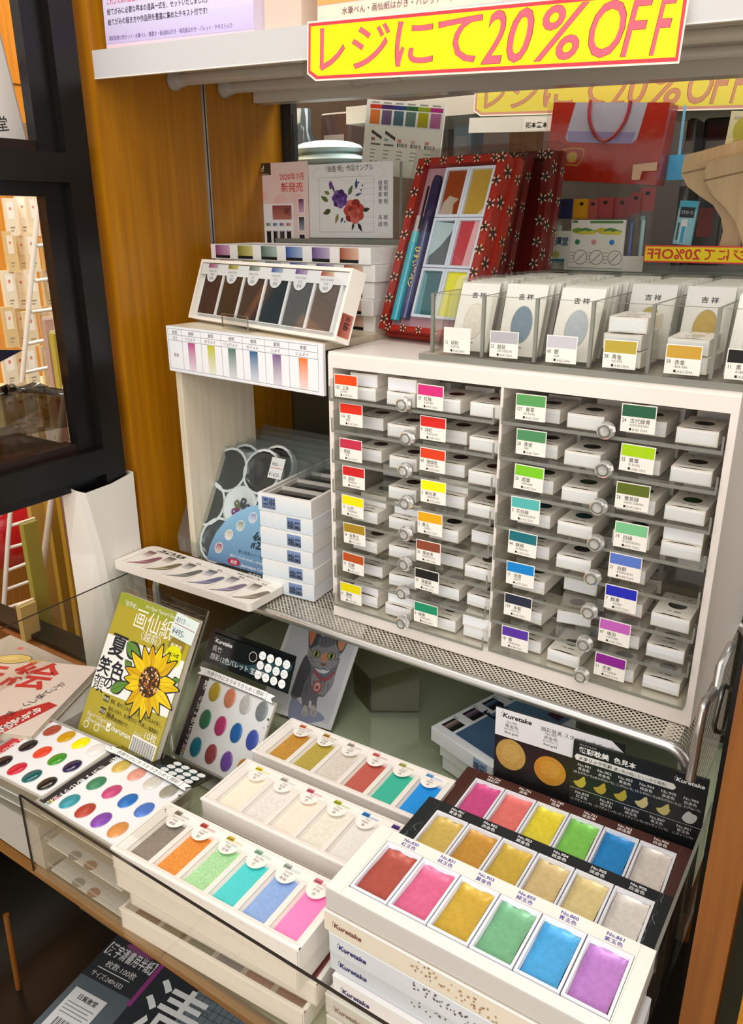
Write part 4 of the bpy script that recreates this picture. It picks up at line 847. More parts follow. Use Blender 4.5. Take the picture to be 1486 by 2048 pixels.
# ================================================================== RED PAINT SETS ON THE CABINET
RW, RH = .123, .205
def flower(b, x, y, r, lv, rot=0):
    b.ell(x, y, r*.45, r*.45, '#262a26', lv+1, n=12)
    for k in range(10): a = R_(rot+36*k); b.blob([(x+r*.4*math.cos(a-.15), y+r*.4*math.sin(a-.15)), (x+r*.95*math.cos(a-.1), y+r*.95*math.sin(a-.1)), (x+r*1.05*math.cos(a+.12), y+r*1.05*math.sin(a+.12)), (x+r*.5*math.cos(a+.18), y+r*.5*math.sin(a+.18))], ['#e8dcb8', '#2a2e28'][k % 2], lv, n=2)
def redset(M, label, front, red='#a02418'):
    t = thing('paint_set', label, 'paint set', mat=M, group='red boxed paint sets on the cabinet')
    b = MB(); th = .020
    pass
    for q in ((0, 0, RW, .006), (0, RH-.008, RW, RH), (0, .006, .010, RH-.008), (RW-.010, .006, RW, RH-.008)): b.box(q[0], q[1], -th, q[2], q[3], 0, CARD, red)
    b.box(.010, .006, -th, RW-.010, RH-.008, -th+.003, CARD, red); b.box(-.004, -.004, -th-.012, RW+.004, RH+.004, -th-.0003, CARD, red)
    rnd = random.Random(3)
    for k in range(8): flower(b, .0052, .012+k*.0255, .0060, 1, k*17); flower(b, RW-.0052, .022+k*.0255, .0060, 1, k*23)
    for k in range(5): flower(b, .014+k*.0235, RH-.004, .0048, 1, k*31); flower(b, .014+k*.0235, .003, .0044, 1, k*13)
    b.M = frame((RW+.0042, -.004, -th-.012), (0, 1, 0), (0, 0, 1))
    for k in range(6): flower(b, .015+k*.035, .006, .0058, 1, k*11)
    b.M = frame((RW+.0003, 0, -th), (0, 1, 0), (0, 0, 1))
    for k in range(6): flower(b, .018+k*.034, .010, .0076, 1, k*19)
    b.M = frame((RW+.004, -.004, -th-.0123), (-1, 0, 0), (0, 1, 0))
    for r_ in range(7):
        for c_ in range(4): flower(b, .016+c_*.032+(r_ % 2)*.014, .016+r_*.030, .0105, 1, r_*13+c_*7)
    b.build('box', t)
    if front:
        b = MB(); b.box(.0105, .0065, -th+.003, RW-.0105, RH-.0085, -.010, SATIN, '#b8909a'); b.build('inner_tray', t)  # pinkish grey tint carries the reflection of the film
        cols = [('#8a3a10', '#b4a494'), ('#b4923a', '#d8c8a0'), ('#4a5a62', '#a8c0c6'), ('#b83a48', '#d8a8b0'), ('#2a6068', '#5a9098'), ('#e0da20', '#e6e680')]
        for i in range(6):
            r_, c_ = divmod(i, 2); x0 = .043+c_*.0345; y0 = RH-.0695-r_*.0585; b = MB()
            for q in ((0, 0, .034, .003), (0, .0545, .034, .0575), (0, .003, .003, .0545), (.031, .003, .034, .0545)): b.box(x0+q[0], y0+q[1], -.0098, x0+q[2], y0+q[3], -.0018, SATIN, '#d2dcec')
            b.box(x0+.003, y0+.003, -.0098, x0+.031, y0+.0545, -.0055, GLOSS, cols[i][0])
            b.M = T(0, 0, -.0054); L_ = [[(.003, .003), (.022, .003), (.020, .016), (.026, .022), (.012, .026), (.005, .018)], [(.020, .003), (.031, .003), (.031, .014)], [(.003, .014), (.016, .026), (.026, .040), (.031, .052), (.003, .0545)], [(.018, .003), (.031, .003), (.031, .0545), (.022, .0545), (.020, .03)], [(.003, .003), (.010, .003), (.008, .05), (.003, .0545)], [(.016, .003), (.031, .003), (.031, .0545), (.018, .05), (.014, .025)]][i]
            if i == 2: b.poly([(x0+p[0], y0+p[1]) for p in L_], cols[i][1], 1, GLOSS)
            else: b.poly([(x0+p[0], y0+p[1]) for p in L_], cols[i][1], 1, GLOSS)
            b.build('paint_pan', t)
        b = MB(); b.tube([(.033, .015, -.004), (.033, .125, -.004)], .0058, GLOSS, '#3c4472', n=12); b.tube([(.033, .118, -.004), (.033, .176, -.004), (.033, .184, -.004)], [.0064, .0064, .0046], GLOSS, '#262044', n=12); b.box(.0265, .12, .0022, .0285, .17, .0036, GLOSS, '#17151f')
        M0 = b.M; b.M = frame((.033, .100, .0021), (0, -1, 0), (1, 0, 0)); b.text('ぴすい筆ペン', 0, -.003, .0085, '#e0c878', 2, bold=.02, sx=.95); b.M = M0; b.build('brush_pen', t)
        b = MB(); b.tube([(.0195, .012, -.004), (.0195, .105, -.004)], .0060, GLOSS, '#30a4b8', n=12); b.tube([(.0195, .105, -.004), (.0195, .118, -.004)], .0052, GLOSS, '#5ab8c0', n=12); b.tube([(.0195, .118, -.004), (.0195, .137, -.004)], .0042, GLOSS, '#b8b0b0', n=10); b.build('water_brush', t)
    b = MB(); b.box(-.005, -.005, -th-.014, RW+.007, RH+.010, .0022, FILM); b.build('film', t)
RM = T(.000, .103, .3425) @ RZ(-8) @ RX(69) 
redset(RM, 'red patterned paint set with two pens and six colours leaning at the front', True)
def backset(px0, px1, Y, label):
    a, c_ = H(px0, 'Y', Y), H(px1, 'Y', Y)
    M = T(c_.x-RW, Y+.02, .3420) @ RZ(-4) @ RX(78)
    redset(M, label, False)
a_ = H((1012, 330), 'Y', .20); redset(T(a_.x-RW-.008, .195, .3420) @ RZ(-6) @ RX(74), 'second red patterned set half hidden behind the open front set', False, '#701a14')  # film and shade over this set put into a darker red
a_ = H((1085, 560), 'Y', .262); redset(T(a_.x-RW-.006, .248, .3420) @ RZ(-2) @ RX(80), 'rearmost red patterned set leaning nearest the rear glass', False, '#6a1812')  # red darkened for film and shade here as well
# ================================================================== SIX COLOUR ART SETS (P, R, M)
AW, AD, AH = .217, .0735, .0240
def art_box(b, open_=True):
    w, d, h, t = AW, AD, AH, .0028; c = '#efe9e2'
    if open_:
        b.box(0, 0, 0, w, t, h, TEXT_, c); b.box(0, d-t, 0, w, d, h, TEXT_, c); b.box(0, t, 0, t, d-t, h, TEXT_, c); b.box(w-t, t, 0, w, d-t, h, TEXT_, c)
        b.box(t, t, 0, w-t, d-t, .003, TEXT_, c)
    b.box(-.0007, -.0007, h-.0022, w+.0007, t, h-.0002, TEXT_, '#f6f2ec'); b.box(w-t, 0, h-.0022, w+.0007, d, h-.0002, TEXT_, '#f6f2ec'); b.box(-.0003, -.0004, .0, w+.0003, t, .0008, TEXT_, '#d8cec4')  # paler lip and darker foot paint edge light and seam shade
    for x in (.0012, w-.0012): b.box(x-.0002, -.0002, 0, x+.0002, -.0001, h, TEXT_, '#b8aca0')
    rnd = random.Random(5); M0 = b.M; b.M = M0 @ frame((0, -.0001, 0), (1, 0, 0), (0, 0, 1))
    for q in range(26):
        x_, y_ = rnd.uniform(.004, w-.004), rnd.uniform(.003, h-.003); b.stroke([(x_, y_), (x_+rnd.uniform(-.003, .003), y_+rnd.uniform(-.0012, .0012))], .00025, '#c4b8ac', 1)
    b.M = M0
def art_set(label, M, colors, names, deep=False, group=None):
    t = thing('paint_set', label, 'paint set', mat=M, group=group)
    b = MB(); art_box(b); b.build('carton', t)
    b = MB(); zi = AH-.0012; ti = AH-.0046                       # white insert with six wells
    x0s = [.0136+i*.03375 for i in range(6)]; cw, y0, y1 = .0282, .0062, .0585
    b.box(.003, .003, .003, AW-.003, y0, zi, SATIN, '#ece6de'); b.box(.003, y1, .003, AW-.003, AD-.003, zi, SATIN, '#ece6de')
    e = [.003]+[v for x in x0s for v in (x, x+cw)]+[AW-.003]
    for k in range(0, 14, 2): b.box(e[k], y0, .003, e[k+1], y1, zi, SATIN, '#ece6de')
    b.build('insert', t)
    for i, c_ in enumerate(colors):
        b = MB(); x = x0s[i]
        b.box(x+.0002, y0+.0002, .003, x+cw-.0002, y1-.0002, ti, c_[1], c_[0])
        q = .0006
        b.add([(x+.0002, y0+.0002, zi-.0008), (x+.0002, y1-.0002, zi-.0008), (x+.0026, y1-.0002, ti), (x+.0026, y0+.0002, ti)], [(0, 1, 2, 3)], SATIN, '#e4dcd2')
        b.build('paint_pan', t)
    b = MB(); b.M = T(0, 0, AH-.0009); b.rect(.0085, .0605, AW-.006, .0705, '#f4efe8', 1)
    for i, n in enumerate(names):
        cx = x0s[i]+.0125; b.poly([(cx+.0108*math.cos(R_(a)), .0612+.0128*math.sin(R_(a))) for a in range(180, 361, 10)], '#f4efe8', 1)
        b.rect(cx-.0085, .0642, cx-.0005, .0696, n[2], 3); b.rect(cx-.0085, .0654, cx-.0005, .0672, mixc(n[2], '#201810', .6), 4); b.rect(cx-.0005, .0642, cx+.0105, .0668, mixc(n[2], '#ffffff', .45), 3)
        b.text(n[0], cx+.001, .0605, .0034, '#a8a098', 4, 'C', sx=.85); b.text(n[1], cx, .0562, .0042, '#8a8278', 4, 'C'); b.text(n[3], cx, .0518, .0038, '#9a9288', 4, 'C')
    b.build('label_strip', t)
    return t
def plain_art(label, M, group):
    t = thing('paint_set', label, 'paint set', mat=M, group=group); b = MB(); art_box(b)
    b.box(.003, .003, .003, AW-.003, AD-.003, AH-.006, SATIN, '#e4dcd4')
    for i, c_ in enumerate(['#8a4a34', '#8a8a5c', '#7c8a84', '#8488a8', '#b86a74', '#a85a54']): b.box(.0136+i*.03375, .0055, AH-.006, .0418+i*.03375, .058, AH-.0055, GLITTER, c_)
    b.box(.003, .060, AH-.006, AW-.003, AD-.003, AH-.002, SATIN, '#ece6de')
    b.build('carton', t); return t
PC_ = [('#958d82', GLITTER), ('#f09c48', GLITTER), ('#b4e8ae', GLITTER), ('#4ccccc', CAKE), ('#92b2e6', PEARL), ('#f684c0', CAKE)]
PN = [('Smoked Silver', 'P30', '#8a8070', '燻銀'), ('Copper', 'P40', '#b84a40', '銅'), ('Fern Green', 'P50', '#c8b040', '若草'), ('Sky Blue', 'P60', '#8ab4a0', '空'), ('Powder', 'P64', '#a0b0a8', '青磁'), ('Purple', 'P70', '#d07088', '桃')]
MC_ = [('#d49c40', GLITTER), ('#bca848', PEARL), ('#e0d8cc', PEARL), ('#bc5c50', CAKE), ('#3cb498', CAKE), ('#1e90e0', CAKE)]
MN = [('Reddish Gold', 'M10', '#d07848', '赤金'), ('Greenish Gold', 'M20', '#b88830', '青金'), ('Silver', 'M30', '#b0a098', '銀'), ('Red', 'M40', '#d06a64', '赤'), ('Green', 'M50', '#b4b060', '緑'), ('Blue', 'M60', '#78a8e0', '青')]
RC_ = [('#f4ebd6', CAKE), ('#f0ebe4', PEARL), ('#f2e4d4', CAKE), ('#eeebdc', PEARL), ('#e4e0da', CAKE), ('#e4dedc', CAKE)]
RN = [('Gold', 'R10', '#e0c820', '金'), ('Silver', 'R30', '#c0b4a8', '銀'), ('Red', 'R40', '#d0607c', '赤'), ('Green', 'R50', '#a8b030', '緑'), ('Blue', 'R60', '#2a80c0', '青'), ('Violet', 'R70', '#503080', '紫')]
zP = TZ+.0004
po = H((222, 1694.6), 'Z', -.087); pr = 2.6
STKP = 'art sets stacked at the front rail'
for k, (nm, dx, dy, rz) in enumerate([('bottom glitter set of the front stack, its coloured wells showing through the gap', 0.0, .000, 3.4), ('third art set from the top of the front stack', .006, .009, 3.8), ('second art set from the top of the front stack', -.002, .002, 2.2)]):
    plain_art(nm, T(po.x+dx, po.y+dy, zP+k*.0246) @ RZ(rz), STKP)
art_set('six colour set with grey, orange, mint, cyan, blue and pink wells on the front stack', T(po.x, po.y, zP+3*.0246) @ RZ(pr), PC_, PN, group=STKP)
ro = H((402, 1596), 'Z', -.087)
for k in range(3): plain_art('%s closed set under the pale cream shimmer set' % ['bottom', 'middle', 'upper'][k], T(ro.x+.002*k, ro.y+.001, zP+k*.0246) @ RZ(2.6-.3*k), 'art sets under the pale set')
art_set('six colour set of pale cream and white shimmer wells in the middle', T(ro.x, ro.y, zP+3*.0246) @ RZ(2.4), RC_, RN, group='art sets under the pale set')
mo = H((583.5, 1434.5), 'Z', -.093)
MR = 1.9
off = RZ(MR) @ Vector((0, -AD, 0))
for k in range(3): plain_art('%s closed set under the gold, red and teal metallic set' % ['bottom', 'middle', 'upper'][k], T(mo.x+off.x+.001*k, mo.y+off.y, zP+k*.0224) @ RZ(MR) @ Matrix.Scale(.9, 4, (0, 0, 1)), 'art sets under the metallic set')
art_set('six colour metallic set with gold, rust, teal and blue wells behind the pale set', T(mo.x+off.x, mo.y+off.y, zP+3*.0224) @ RZ(MR), MC_, MN, group='art sets under the metallic set')
# ================================================================== TAMBI SETS (three tiers, right)
KW, KD, KH = .2365, .0818, .0215
LOGO = 'Kuretake'
def klogo(b, x, y, h, col, lv=2):
    b.text(LOGO, x, y, h, col, lv, bold=.03, shear=.12, sx=1.08); b.ell(x-.12*h, y+.62*h, .08*h, .08*h, col, lv, n=8); b.ell(x+.02*h, y+.86*h, .07*h, .07*h, col, lv, n=8); b.ell(x-.15*h, y+.2*h, .07*h, .07*h, col, lv, n=8)
def k_carton(b, top, side, marble=False, cells=True):
    w, d, h = KW, KD, KH; r = .0012; zt = h
    x0, x1, y0, y1 = .0150, .2248, .0098, .0690
    b.box(0, 0, 0, w, d, h-.0006, CARD, side, 't')  # sides coloured darker than the top, shading of the front painted in
    hole = [(x0, y0), (x1, y0), (x1, y1), (x0, y1)] if cells else None
    o = [(0, 0), (w, 0), (w, d), (0, d)]
    b.add([(p[0], p[1], h) for p in o]+[(p[0], p[1], h) for p in hole], [(i, (i+1) % 4, 4+(i+1) % 4, 4+i) for i in range(4)], CARD, top)
    b.add([(p[0], p[1], h-.0006) for p in o]+[(p[0], p[1], h) for p in o], [(i, (i+1) % 4, 4+(i+1) % 4, 4+i) for i in range(4)], CARD, top)
    b.add([(p[0], p[1], h) for p in hole]+[(p[0], p[1], .004) for p in hole], [(i, 4+i, 4+(i+1) % 4, (i+1) % 4) for i in range(4)], CARD, side)
    b.add([(p[0], p[1], .004) for p in hole], [(0, 1, 2, 3)], CARD, side)
def k_set(label, M, top, side, tcol, cols, names, marble=False, group='six colour pan sets on the right'):
    t = thing('paint_set', label, 'paint set', mat=M, group=group)
    b = MB(); k_carton(b, top, side)
    M0 = Matrix(); b.M = T(0, 0, KH)
    for x in (.0135, KW-.0105): b.rect(x-.0002, 0, x+.0002, KD, mixc(top, '#806a5a', .35), 1)
    for i, n in enumerate(names):
        cx = .0155+i*.0349+.018; b.text('No.'+n[0], cx, .0762, .0046, tcol, 2, 'C', bold=.02); b.text(n[1], cx, .0711, .0046, tcol, 2, 'C', bold=.01)
    if marble:
        rnd = random.Random(11)
        for q in range(9):
            x_ = KW-.010+rnd.uniform(-.004, .006) if q < 6 else .007+rnd.uniform(-.003, .003); y_ = .008+q % 6*.0125; pts = [(x_+rnd.uniform(-.003, .003), y_+k*.004) for k in range(5)]; b.stroke(pts, .0009, '#5c7c7a', 2, taper=True)
    b.build('carton', t)
    zt = KH+.0008; zb = .0168
    for i, c_ in enumerate(cols):
        x, y = .0161+i*.0349, .0108; w, d, e = .0338, .0572, .0020
        b = MB(); ring = lambda q, z: [(x+q, y+q, z), (x+w-q, y+q, z), (x+w-q, y+d-q, z), (x+q, y+d-q, z)]
        vs = ring(0, .005)+ring(0, zt)+ring(e, zt)+ring(e+.0010, zb+.002)
        b.add(vs, [(k*4+i2, k*4+(i2+1) % 4, (k+1)*4+(i2+1) % 4, (k+1)*4+i2) for k in range(3) for i2 in range(4)], SATIN, '#e8eaf2')
        p = b.build('paint_pan', t); b = MB()
        nx, ny = 9, 13; q = e+.0012; vs = []; rnd = random.Random(i*7+3)
        for j in range(ny+1):
            for k in range(nx+1):
                u, v = k/nx, j/ny; de = min(u*w, (1-u)*w, v*d, (1-v)*d)
                z = zb+.0034*math.exp(-de/.0011)*(.75+.25*math.sin(9*u+5*v+i)) + .00035*math.sin(13*u+i)*math.sin(11*v+2*i)
                vs.append((x+q+(w-2*q)*u, y+q+(d-2*q)*v, z))
        b.add(vs, [(j*(nx+1)+k, j*(nx+1)+k+1, (j+1)*(nx+1)+k+1, (j+1)*(nx+1)+k) for j in range(ny) for k in range(nx)], PEARL, c_, True)
        b.build('paint', p)
    b = MB(); b.box(-.0008, -.0008, 0, KW+.0015, KD+.0008, KH-.001, FILM, skip='tb'); b.build('film', t)
    return t
def k_plain(label, M, side, logo, dots, group, top='#e8eef0'):
    t = thing('paint_set_box', label, 'box', mat=M, group=group)
    b = MB(); b.bbox(0, 0, 0, KW, KD, KH-.0006, .0012, CARD, side); b.box(.0005, -.0002, KH-.0022, KW-.0005, .0004, KH-.0005, CARD, top)
    b.M = frame((0, -.0003, 0), (1, 0, 0), (0, 0, 1)); klogo(b, .010, .0072, .0066, logo, 2); rnd = random.Random(len(label))
    if dots:
        for q in range(46):
            a = rnd.random(); b.ell(.082+a*.075+rnd.uniform(-.006, .006), .015-a*.009+rnd.uniform(-.006, .005), rnd.uniform(.0006, .0013), rnd.uniform(.0005, .0010), mixc(dots, '#60584c', rnd.random()*.7), 2, n=8, rot=rnd.uniform(0, 90))
    b.build('carton', t); return t
K1M = T(*(Vector((.2322, -.2472, 0))+RZ(.7) @ Vector((0, -KD, 0)))) @ RZ(.7)
nk = 7; z1 = TZ+.0004
GK = 'white pan set boxes in the right front stack'
spec = [('#d8d2cc', '#6a3c3a', None, .002, -.008), ('#d4d0cc', '#6a4844', None, .000, -.006), ('#e6e2e2', '#3a2a6a', None, .006, -.003), ('#c8ccd2', '#2c2468', '#6a5a48', .001, .001), ('#ccd0d4', '#28206a', '#58504a', .002, -.001), ('#d8cebc', '#7c4838', '#b8905c', -.002, -.0015)]
nmk = ['bottom box', 'second box from the bottom', 'third box from the bottom', 'fourth box from the bottom', 'third box from the top', 'beige second box from the top']
for k in range(6):
    s_, l_, d_, dx, dy = spec[k]; k_plain(nmk[k]+' of the stack under the front white pan set', K1M @ T(dx, dy, z1+k*.0218), s_, l_, d_, GK)
z_top = z1+6*.0218
k_set('front white set of six pans, red, pink, gold, green, blue and purple', K1M @ T(0, 0, z_top), '#f0e9e2', '#cfccca', '#4a48a0', ['#ac5248', '#da6890', '#c8a63e', '#76b28a', '#4ca6de', '#b880c8'], [('830', '紅玉色'), ('831', '桃玉色'), ('903', '黄金色'), ('850', '緑玉色'), ('860', '青玉色'), ('861', '紫玉色')])
K2o = Vector((.2238, -.1450, 0)); K2M = T(*(K2o+RZ(1.0) @ Vector((0, -KD, 0)))) @ RZ(1.0)
z2 = -.0985
k_set('black set of six gold and silver pans in the middle tier', K2M @ T(0, 0, z2+.0003), '#1c2022', '#15181a', '#e8e8ea', ['#d0b45e', '#c8943c', '#ceae44', '#d6be88', '#dcca90', '#dcd8d0'], [('901', '青金色'), ('902', '赤金色'), ('903', '黄金色'), ('904', '桃金色'), ('905', '淡金色'), ('906', '白金色')], True)
for k in range(4): k_plain('%s of the hidden stack under the black set' % ['bottom box', 'second box', 'third box', 'top box'][k], K2M @ T(.001, -.003, z1+k*.0216), '#1c2426', '#3c6a68', None, 'black pan set boxes under the middle tier', '#28383a')
K3o = H((936, 1532), 'Z', -.1); K3o.z = 0; K3M = T(*(K3o+RZ(1.8) @ Vector((0, -KD, 0)))) @ RZ(1.8)
for k in range(3): k_plain('%s of the brown stack at the rear of the pan sets' % ['bottom box', 'middle box', 'upper box'][k], K3M @ T(0, .002, z1+k*.0210), '#4a2c24', '#c8b8a8', None, 'brown pan set boxes in the rear tier', '#5a3a30')
k_set('brown set of pink, coral, yellow, green, blue and white pans at the rear', K3M @ T(0, 0, -.1217), '#4e2e28', '#3e241e', '#f0e8e4', ['#d4548e', '#e67874', '#e4d640', '#84cc5c', '#2c8cd0', '#e0d8ce'], [('734', '淡紅梅'), ('731', '淡朱'), ('740', '淡黄'), ('751', '淡若草'), ('762', '淡浅葱'), ('906', '白金色')])
# clear acrylic sheet right of the tiers
b = MB(); b.box(.463, -.345, TZ+.0003, .4655, -.02, -.06, ACRY); b.box(.4629, -.345, -.06, .4656, -.02, -.0597, ACRE); b.box(.4629, -.3453, TZ+.0003, .4656, -.345, -.06, ACRE)
tag(b.build('clear_side_screen'), 'upright clear acrylic side screen right of the pan sets', 'screen')
# ================================================================== DISPLAY BOARDS
BM = lean(.2498, -.0548, -.1050, 4.1, -2)
bw, bh = .2115, .0915
def swat(b, cx, cy, r, col, lv, kind):
    b.blob([(cx+x*r, cy+y*r) for x, y in kind], col, lv, n=3)
t = thing('display_board', 'black colour sample board with gold and silver brush dabs behind the pan sets', 'board', mat=BM)
b = MB(); xo = .0845
b.box(xo, -.083, -.003, bw, bh-.0085, 0, CARD, '#1c1f20')
b.M = T(0, 0, .0001); th = bh-.0085
b.text('顔彩耽美', xo+.006, th-.0115, .0074, '#f0f0ee', 3, bold=.03); b.text('色見本', xo+.040, th-.0115, .0072, '#f0f0ee', 3, bold=.02); b.text('がんさいたんび', xo+.006, th-.0035, .0024, '#e0e0de', 3)
b.prism([(xo+.004, th-.022), (bw-.030, th-.022), (bw-.0275, th-.0185), (bw-.030, th-.0150), (xo+.004, th-.0150), (xo+.002, th-.0185)], 0, .0003, CARD, '#e8e8e4')
b.M = T(0, 0, .00045); b.text('メタリック顔彩', xo+.006, th-.0204, .0048, '#1c1c1c', 2, bold=.02); b.text('濃い色の紙にもしっかり発色!', xo+.041, th-.0204, .0044, '#3a3a3a', 2, sx=.85)
b.M = T(0, 0, .0001); klogo(b, bw-.029, th-.0105, .0064, '#f0f0ee', 3)
for i, (no, kj, hi) in enumerate([('901', '青金色', 'あおがねいろ'), ('902', '赤金色', 'あかがねいろ'), ('903', '黄金色', 'こがねいろ'), ('904', '桃金色', 'ももがねいろ'), ('905', '淡金色', 'あわがねいろ'), ('906', '白金色', 'しろがねいろ')]):
    cx = xo+.0125+i*.0203; b.text('No.'+no, cx, th-.0285, .0046, '#f0f0ee', 3, 'C'); b.text(kj, cx, th-.0332, .0040, '#f0f0ee', 3, 'C'); b.text('('+hi+')', cx, th-.0378, .0034, '#e0e0de', 3, 'C', sx=.9)
    swat(b, cx+(-.002 if i < 5 else .001), th-.0475, .0072, ['#c0b040', '#b8a43c', '#b8a83c', '#cfc488', '#ccc078', '#d0d0d0'][i], 3, [(-1, -.2), (-.4, .1), (.3, 1), (.55, .85), (.62, .3), (.75, .2), (.6, -.5), (.1, -1), (-.6, -.8)] if i < 5 else [(-.9, -.2), (-.3, .9), (.3, .7), (.8, .6), (.9, 0), (.4, -.9), (-.3, -1), (-.8, -.7)])
b.rect(xo, th-.0572, bw, th-.0568, '#d8d8d4', 3)
for i, (no, kj, hi) in enumerate([('830', '紅玉色', 'こうぎょくいろ'), ('831', '桃玉色', 'とうぎょくいろ'), ('850', '緑玉色', 'りょくぎょくいろ'), ('860', '青玉色', 'せいぎょくいろ'), ('861', '紫玉色', 'しぎょくいろ')]):
    cx = xo+.013+i*.0246; b.text('No.'+no, cx, th-.0630, .0046, '#f0f0ee', 3, 'C'); b.text(kj, cx, th-.0676, .0040, '#f0f0ee', 3, 'C'); b.text('('+hi+')', cx, th-.0720, .0034, '#e0e0de', 3, 'C', sx=.85)
b.build('print', t)
t = thing('display_board', 'white and black board with two round gold samples left of the sample board', 'board', mat=BM @ T(0, 0, -.005))
b = MB(); b.box(0, -.083, -.002, .133, bh, 0, CARD, '#1a1a1a'); b.M = T(0, 0, .0001)
b.poly([(0, .0572), (.133, .0572), (.133, bh-.010), (.120, bh), (0, bh)], '#e4e4e6', 2)
klogo(b, .0075, bh-.0100, .0078, '#1a1a1a', 3); b.text('顔彩耽美 スターリーカラーズ', .049, bh-.0125, .0062, '#3a3a3e', 3, sx=.9)
for cx, no, kj, en in ((.018, '901', '青金色', 'Blue gold'), (.060, '902', '赤金色', 'Red gold')):
    b.text('No.'+no, cx, bh-.0160, .0040, '#2a2a2c', 3, 'C'); b.text(kj, cx, bh-.0213, .0050, '#2a2a2c', 3, 'C'); b.text({'901': 'あおがねいろ', '902': 'あかがねいろ'}[no], cx, bh-.0248, .0028, '#4a4a4c', 3, 'C'); b.text(en, cx, bh-.0292, .0040, '#2a2a2c', 3, 'C', bold=.01)
b.ell(.0185, .0365, .0165, .0195, '#bfa050', 3, PEARL, n=26); b.ell(.0185, .038, .010, .012, '#c8ac5c', 4, PEARL, n=20); b.ell(.0615, .0320, .0170, .0180, '#c89030', 3, PEARL, n=26); b.ell(.0615, .034, .011, .011, '#d09c3c', 4, PEARL, n=20)
b.build('print', t)
b = MB(); q = H((1316, 1372), 'Y', .12); b.M = T(q.x, .12, q.z) @ RX(70); b.dome(0, 0, 0, .022, .014, .004, SATIN, '#a8a838'); b.box(-.03, -.02, -.004, .03, .02, -.001, SATIN, '#1c1c18')
tag(b.build('gold_sample_card'), 'dark card with one oval olive gold sample in the shade under the riser', 'card')
# ================================================================== INK BOXES UNDER THE RISER
Ze = -.125
eo = H((862, 1452), 'Z', Ze); ex = H((985, 1535), 'Z', Ze)
er = math.degrees(math.atan2(ex.y-eo.y, ex.x-eo.x)); ew = (ex-eo).length
for k in range(3):
    zz_ = TZ+.0004+k*.0200
    o = thing('ink_box', '%s of the ink box stack under the riser' % ['bottom box', 'middle box', 'top box with colour bands'][k], 'box', mat=T(eo.x+[.014, .011, 0][k], eo.y+[.006, .004, 0][k], zz_) @ RZ(er), group='ink boxes stacked under the riser')
    b = MB(); b.bbox(0, 0, 0, ew, .155, .0194, .001, TEXT_, '#e2e6e8')
    b.M = frame((0, -.0003, 0), (1, 0, 0), (0, 0, 1)); b.grad(ew-.030, .002, ew-.008, .017, '#8aa4cc', '#6a7a94', 1); b.text('絵墨', ew-.029, .0045, .0096, '#141e34', 2, bold=.015)
    if k == 2:
        b.M = T(0, 0, .0195); b.grad(.030, .012, ew-.003, .15, '#6a90b0', '#3c5a78', 1)
        for j, (c1, c2) in enumerate([('#2a2020', '#a08c80'), ('#1c1420', '#8a7490'), ('#141c2c', '#5c7c98'), ('#1c2418', '#8c9078')]): b.rect(.006, .012+j*.036, .026, .034+j*.036, '#18181a', 2); b.grad(.010, .0125+j*.036, .019, .0335+j*.036, c2, c1, 3, vert=False); b.text(['茶系', '紫系', '青系', '緑系'][j], .003, .035+j*.036, .004, '#5a5e64', 2)
        b.text('絵墨', ew*.5, .10, .036, '#16222e', 3, 'C', bold=.02, rot=180)
        b.rect(ew-.028, .13, ew-.01, .15, '#5a3a4c', 2)
    b.build('carton', o)
# clear acrylic holder
q0 = H((741, 1423), 'Z', TZ); 
t = thing('acrylic_holder', 'empty bent clear acrylic holder standing on the glass under the riser', 'holder', mat=T(q0.x, q0.y, TZ+.0004))
b = MB(); pl = [(0, 0), (.062, .040)]
b.M = RZ(33); pts = [(0, 0), (.068, 0), (.068, .062), (.063, .068), (.056, .070), (0, .052)]
b.M = b.M @ RX(90); b.prism(pts, -.001, .001, TEAC); b.build('front_sheet', t)
b = MB(); b.M = RZ(150) @ RX(90); b.prism([(0, 0), (.055, 0), (.055, .05), (0, .052)], -.001, .001, TEAC); b.build('side_sheet', t)
b = MB(); b.M = RZ(33); b.box(-.0012, -.0012, 0, .0012, .0012, .052, ACRD); b.box(0, -.0012, 0, .068, -.0010, .0012, ACRD); b.build('edge', t)
# ================================================================== CAT CARD
CMx = lean(-.1333, -.0038, TZ+.001, 5.6, 41.9)
t = thing('postcard', 'painted postcard of a sitting grey tabby cat leaning under the riser', 'postcard', mat=CMx)
cw, ch = .1185, .160
b = MB(); b.box(0, 0, -.0012, cw, ch, 0, CARD, '#d6dadc'); b.rect(.006, .006, cw-.006, ch-.006, '#c4c8ce', 1)
def U(px, py): return UV(CMx, (560+px*.2692, 1180+py*.2692))
G = ['#4a4c54', '#6a6c74', '#8a8a90', '#34363e']
b.blob([U(x, y) for x, y in ((60, 940), (75, 830), (110, 790), (160, 850), (280, 900), (330, 960), (250, 985), (100, 985))], '#8a90ac', 2)
b.blob([U(x, y) for x, y in ((205, 480), (150, 560), (105, 690), (80, 780), (110, 810), (160, 800), (165, 910), (205, 925), (215, 830), (235, 830), (230, 915), (265, 925), (280, 800), (330, 790), (390, 690), (425, 580), (440, 500), (330, 560))], G[1], 3)
b.blob([U(x, y) for x, y in ((205, 490), (150, 570), (105, 700), (85, 775), (150, 790), (180, 700), (230, 600))], G[0], 4)
b.blob([U(x, y) for x, y in ((250, 620), (320, 690), (400, 620), (395, 700), (330, 780), (270, 760), (230, 700))], G[2], 4)
for q in range(9): b.stroke([U(150+q*26, 640+q % 3*30), U(140+q*27, 690+q % 3*30), U(150+q*25, 730+q % 3*20)], .0012, G[3], 5, taper=True)
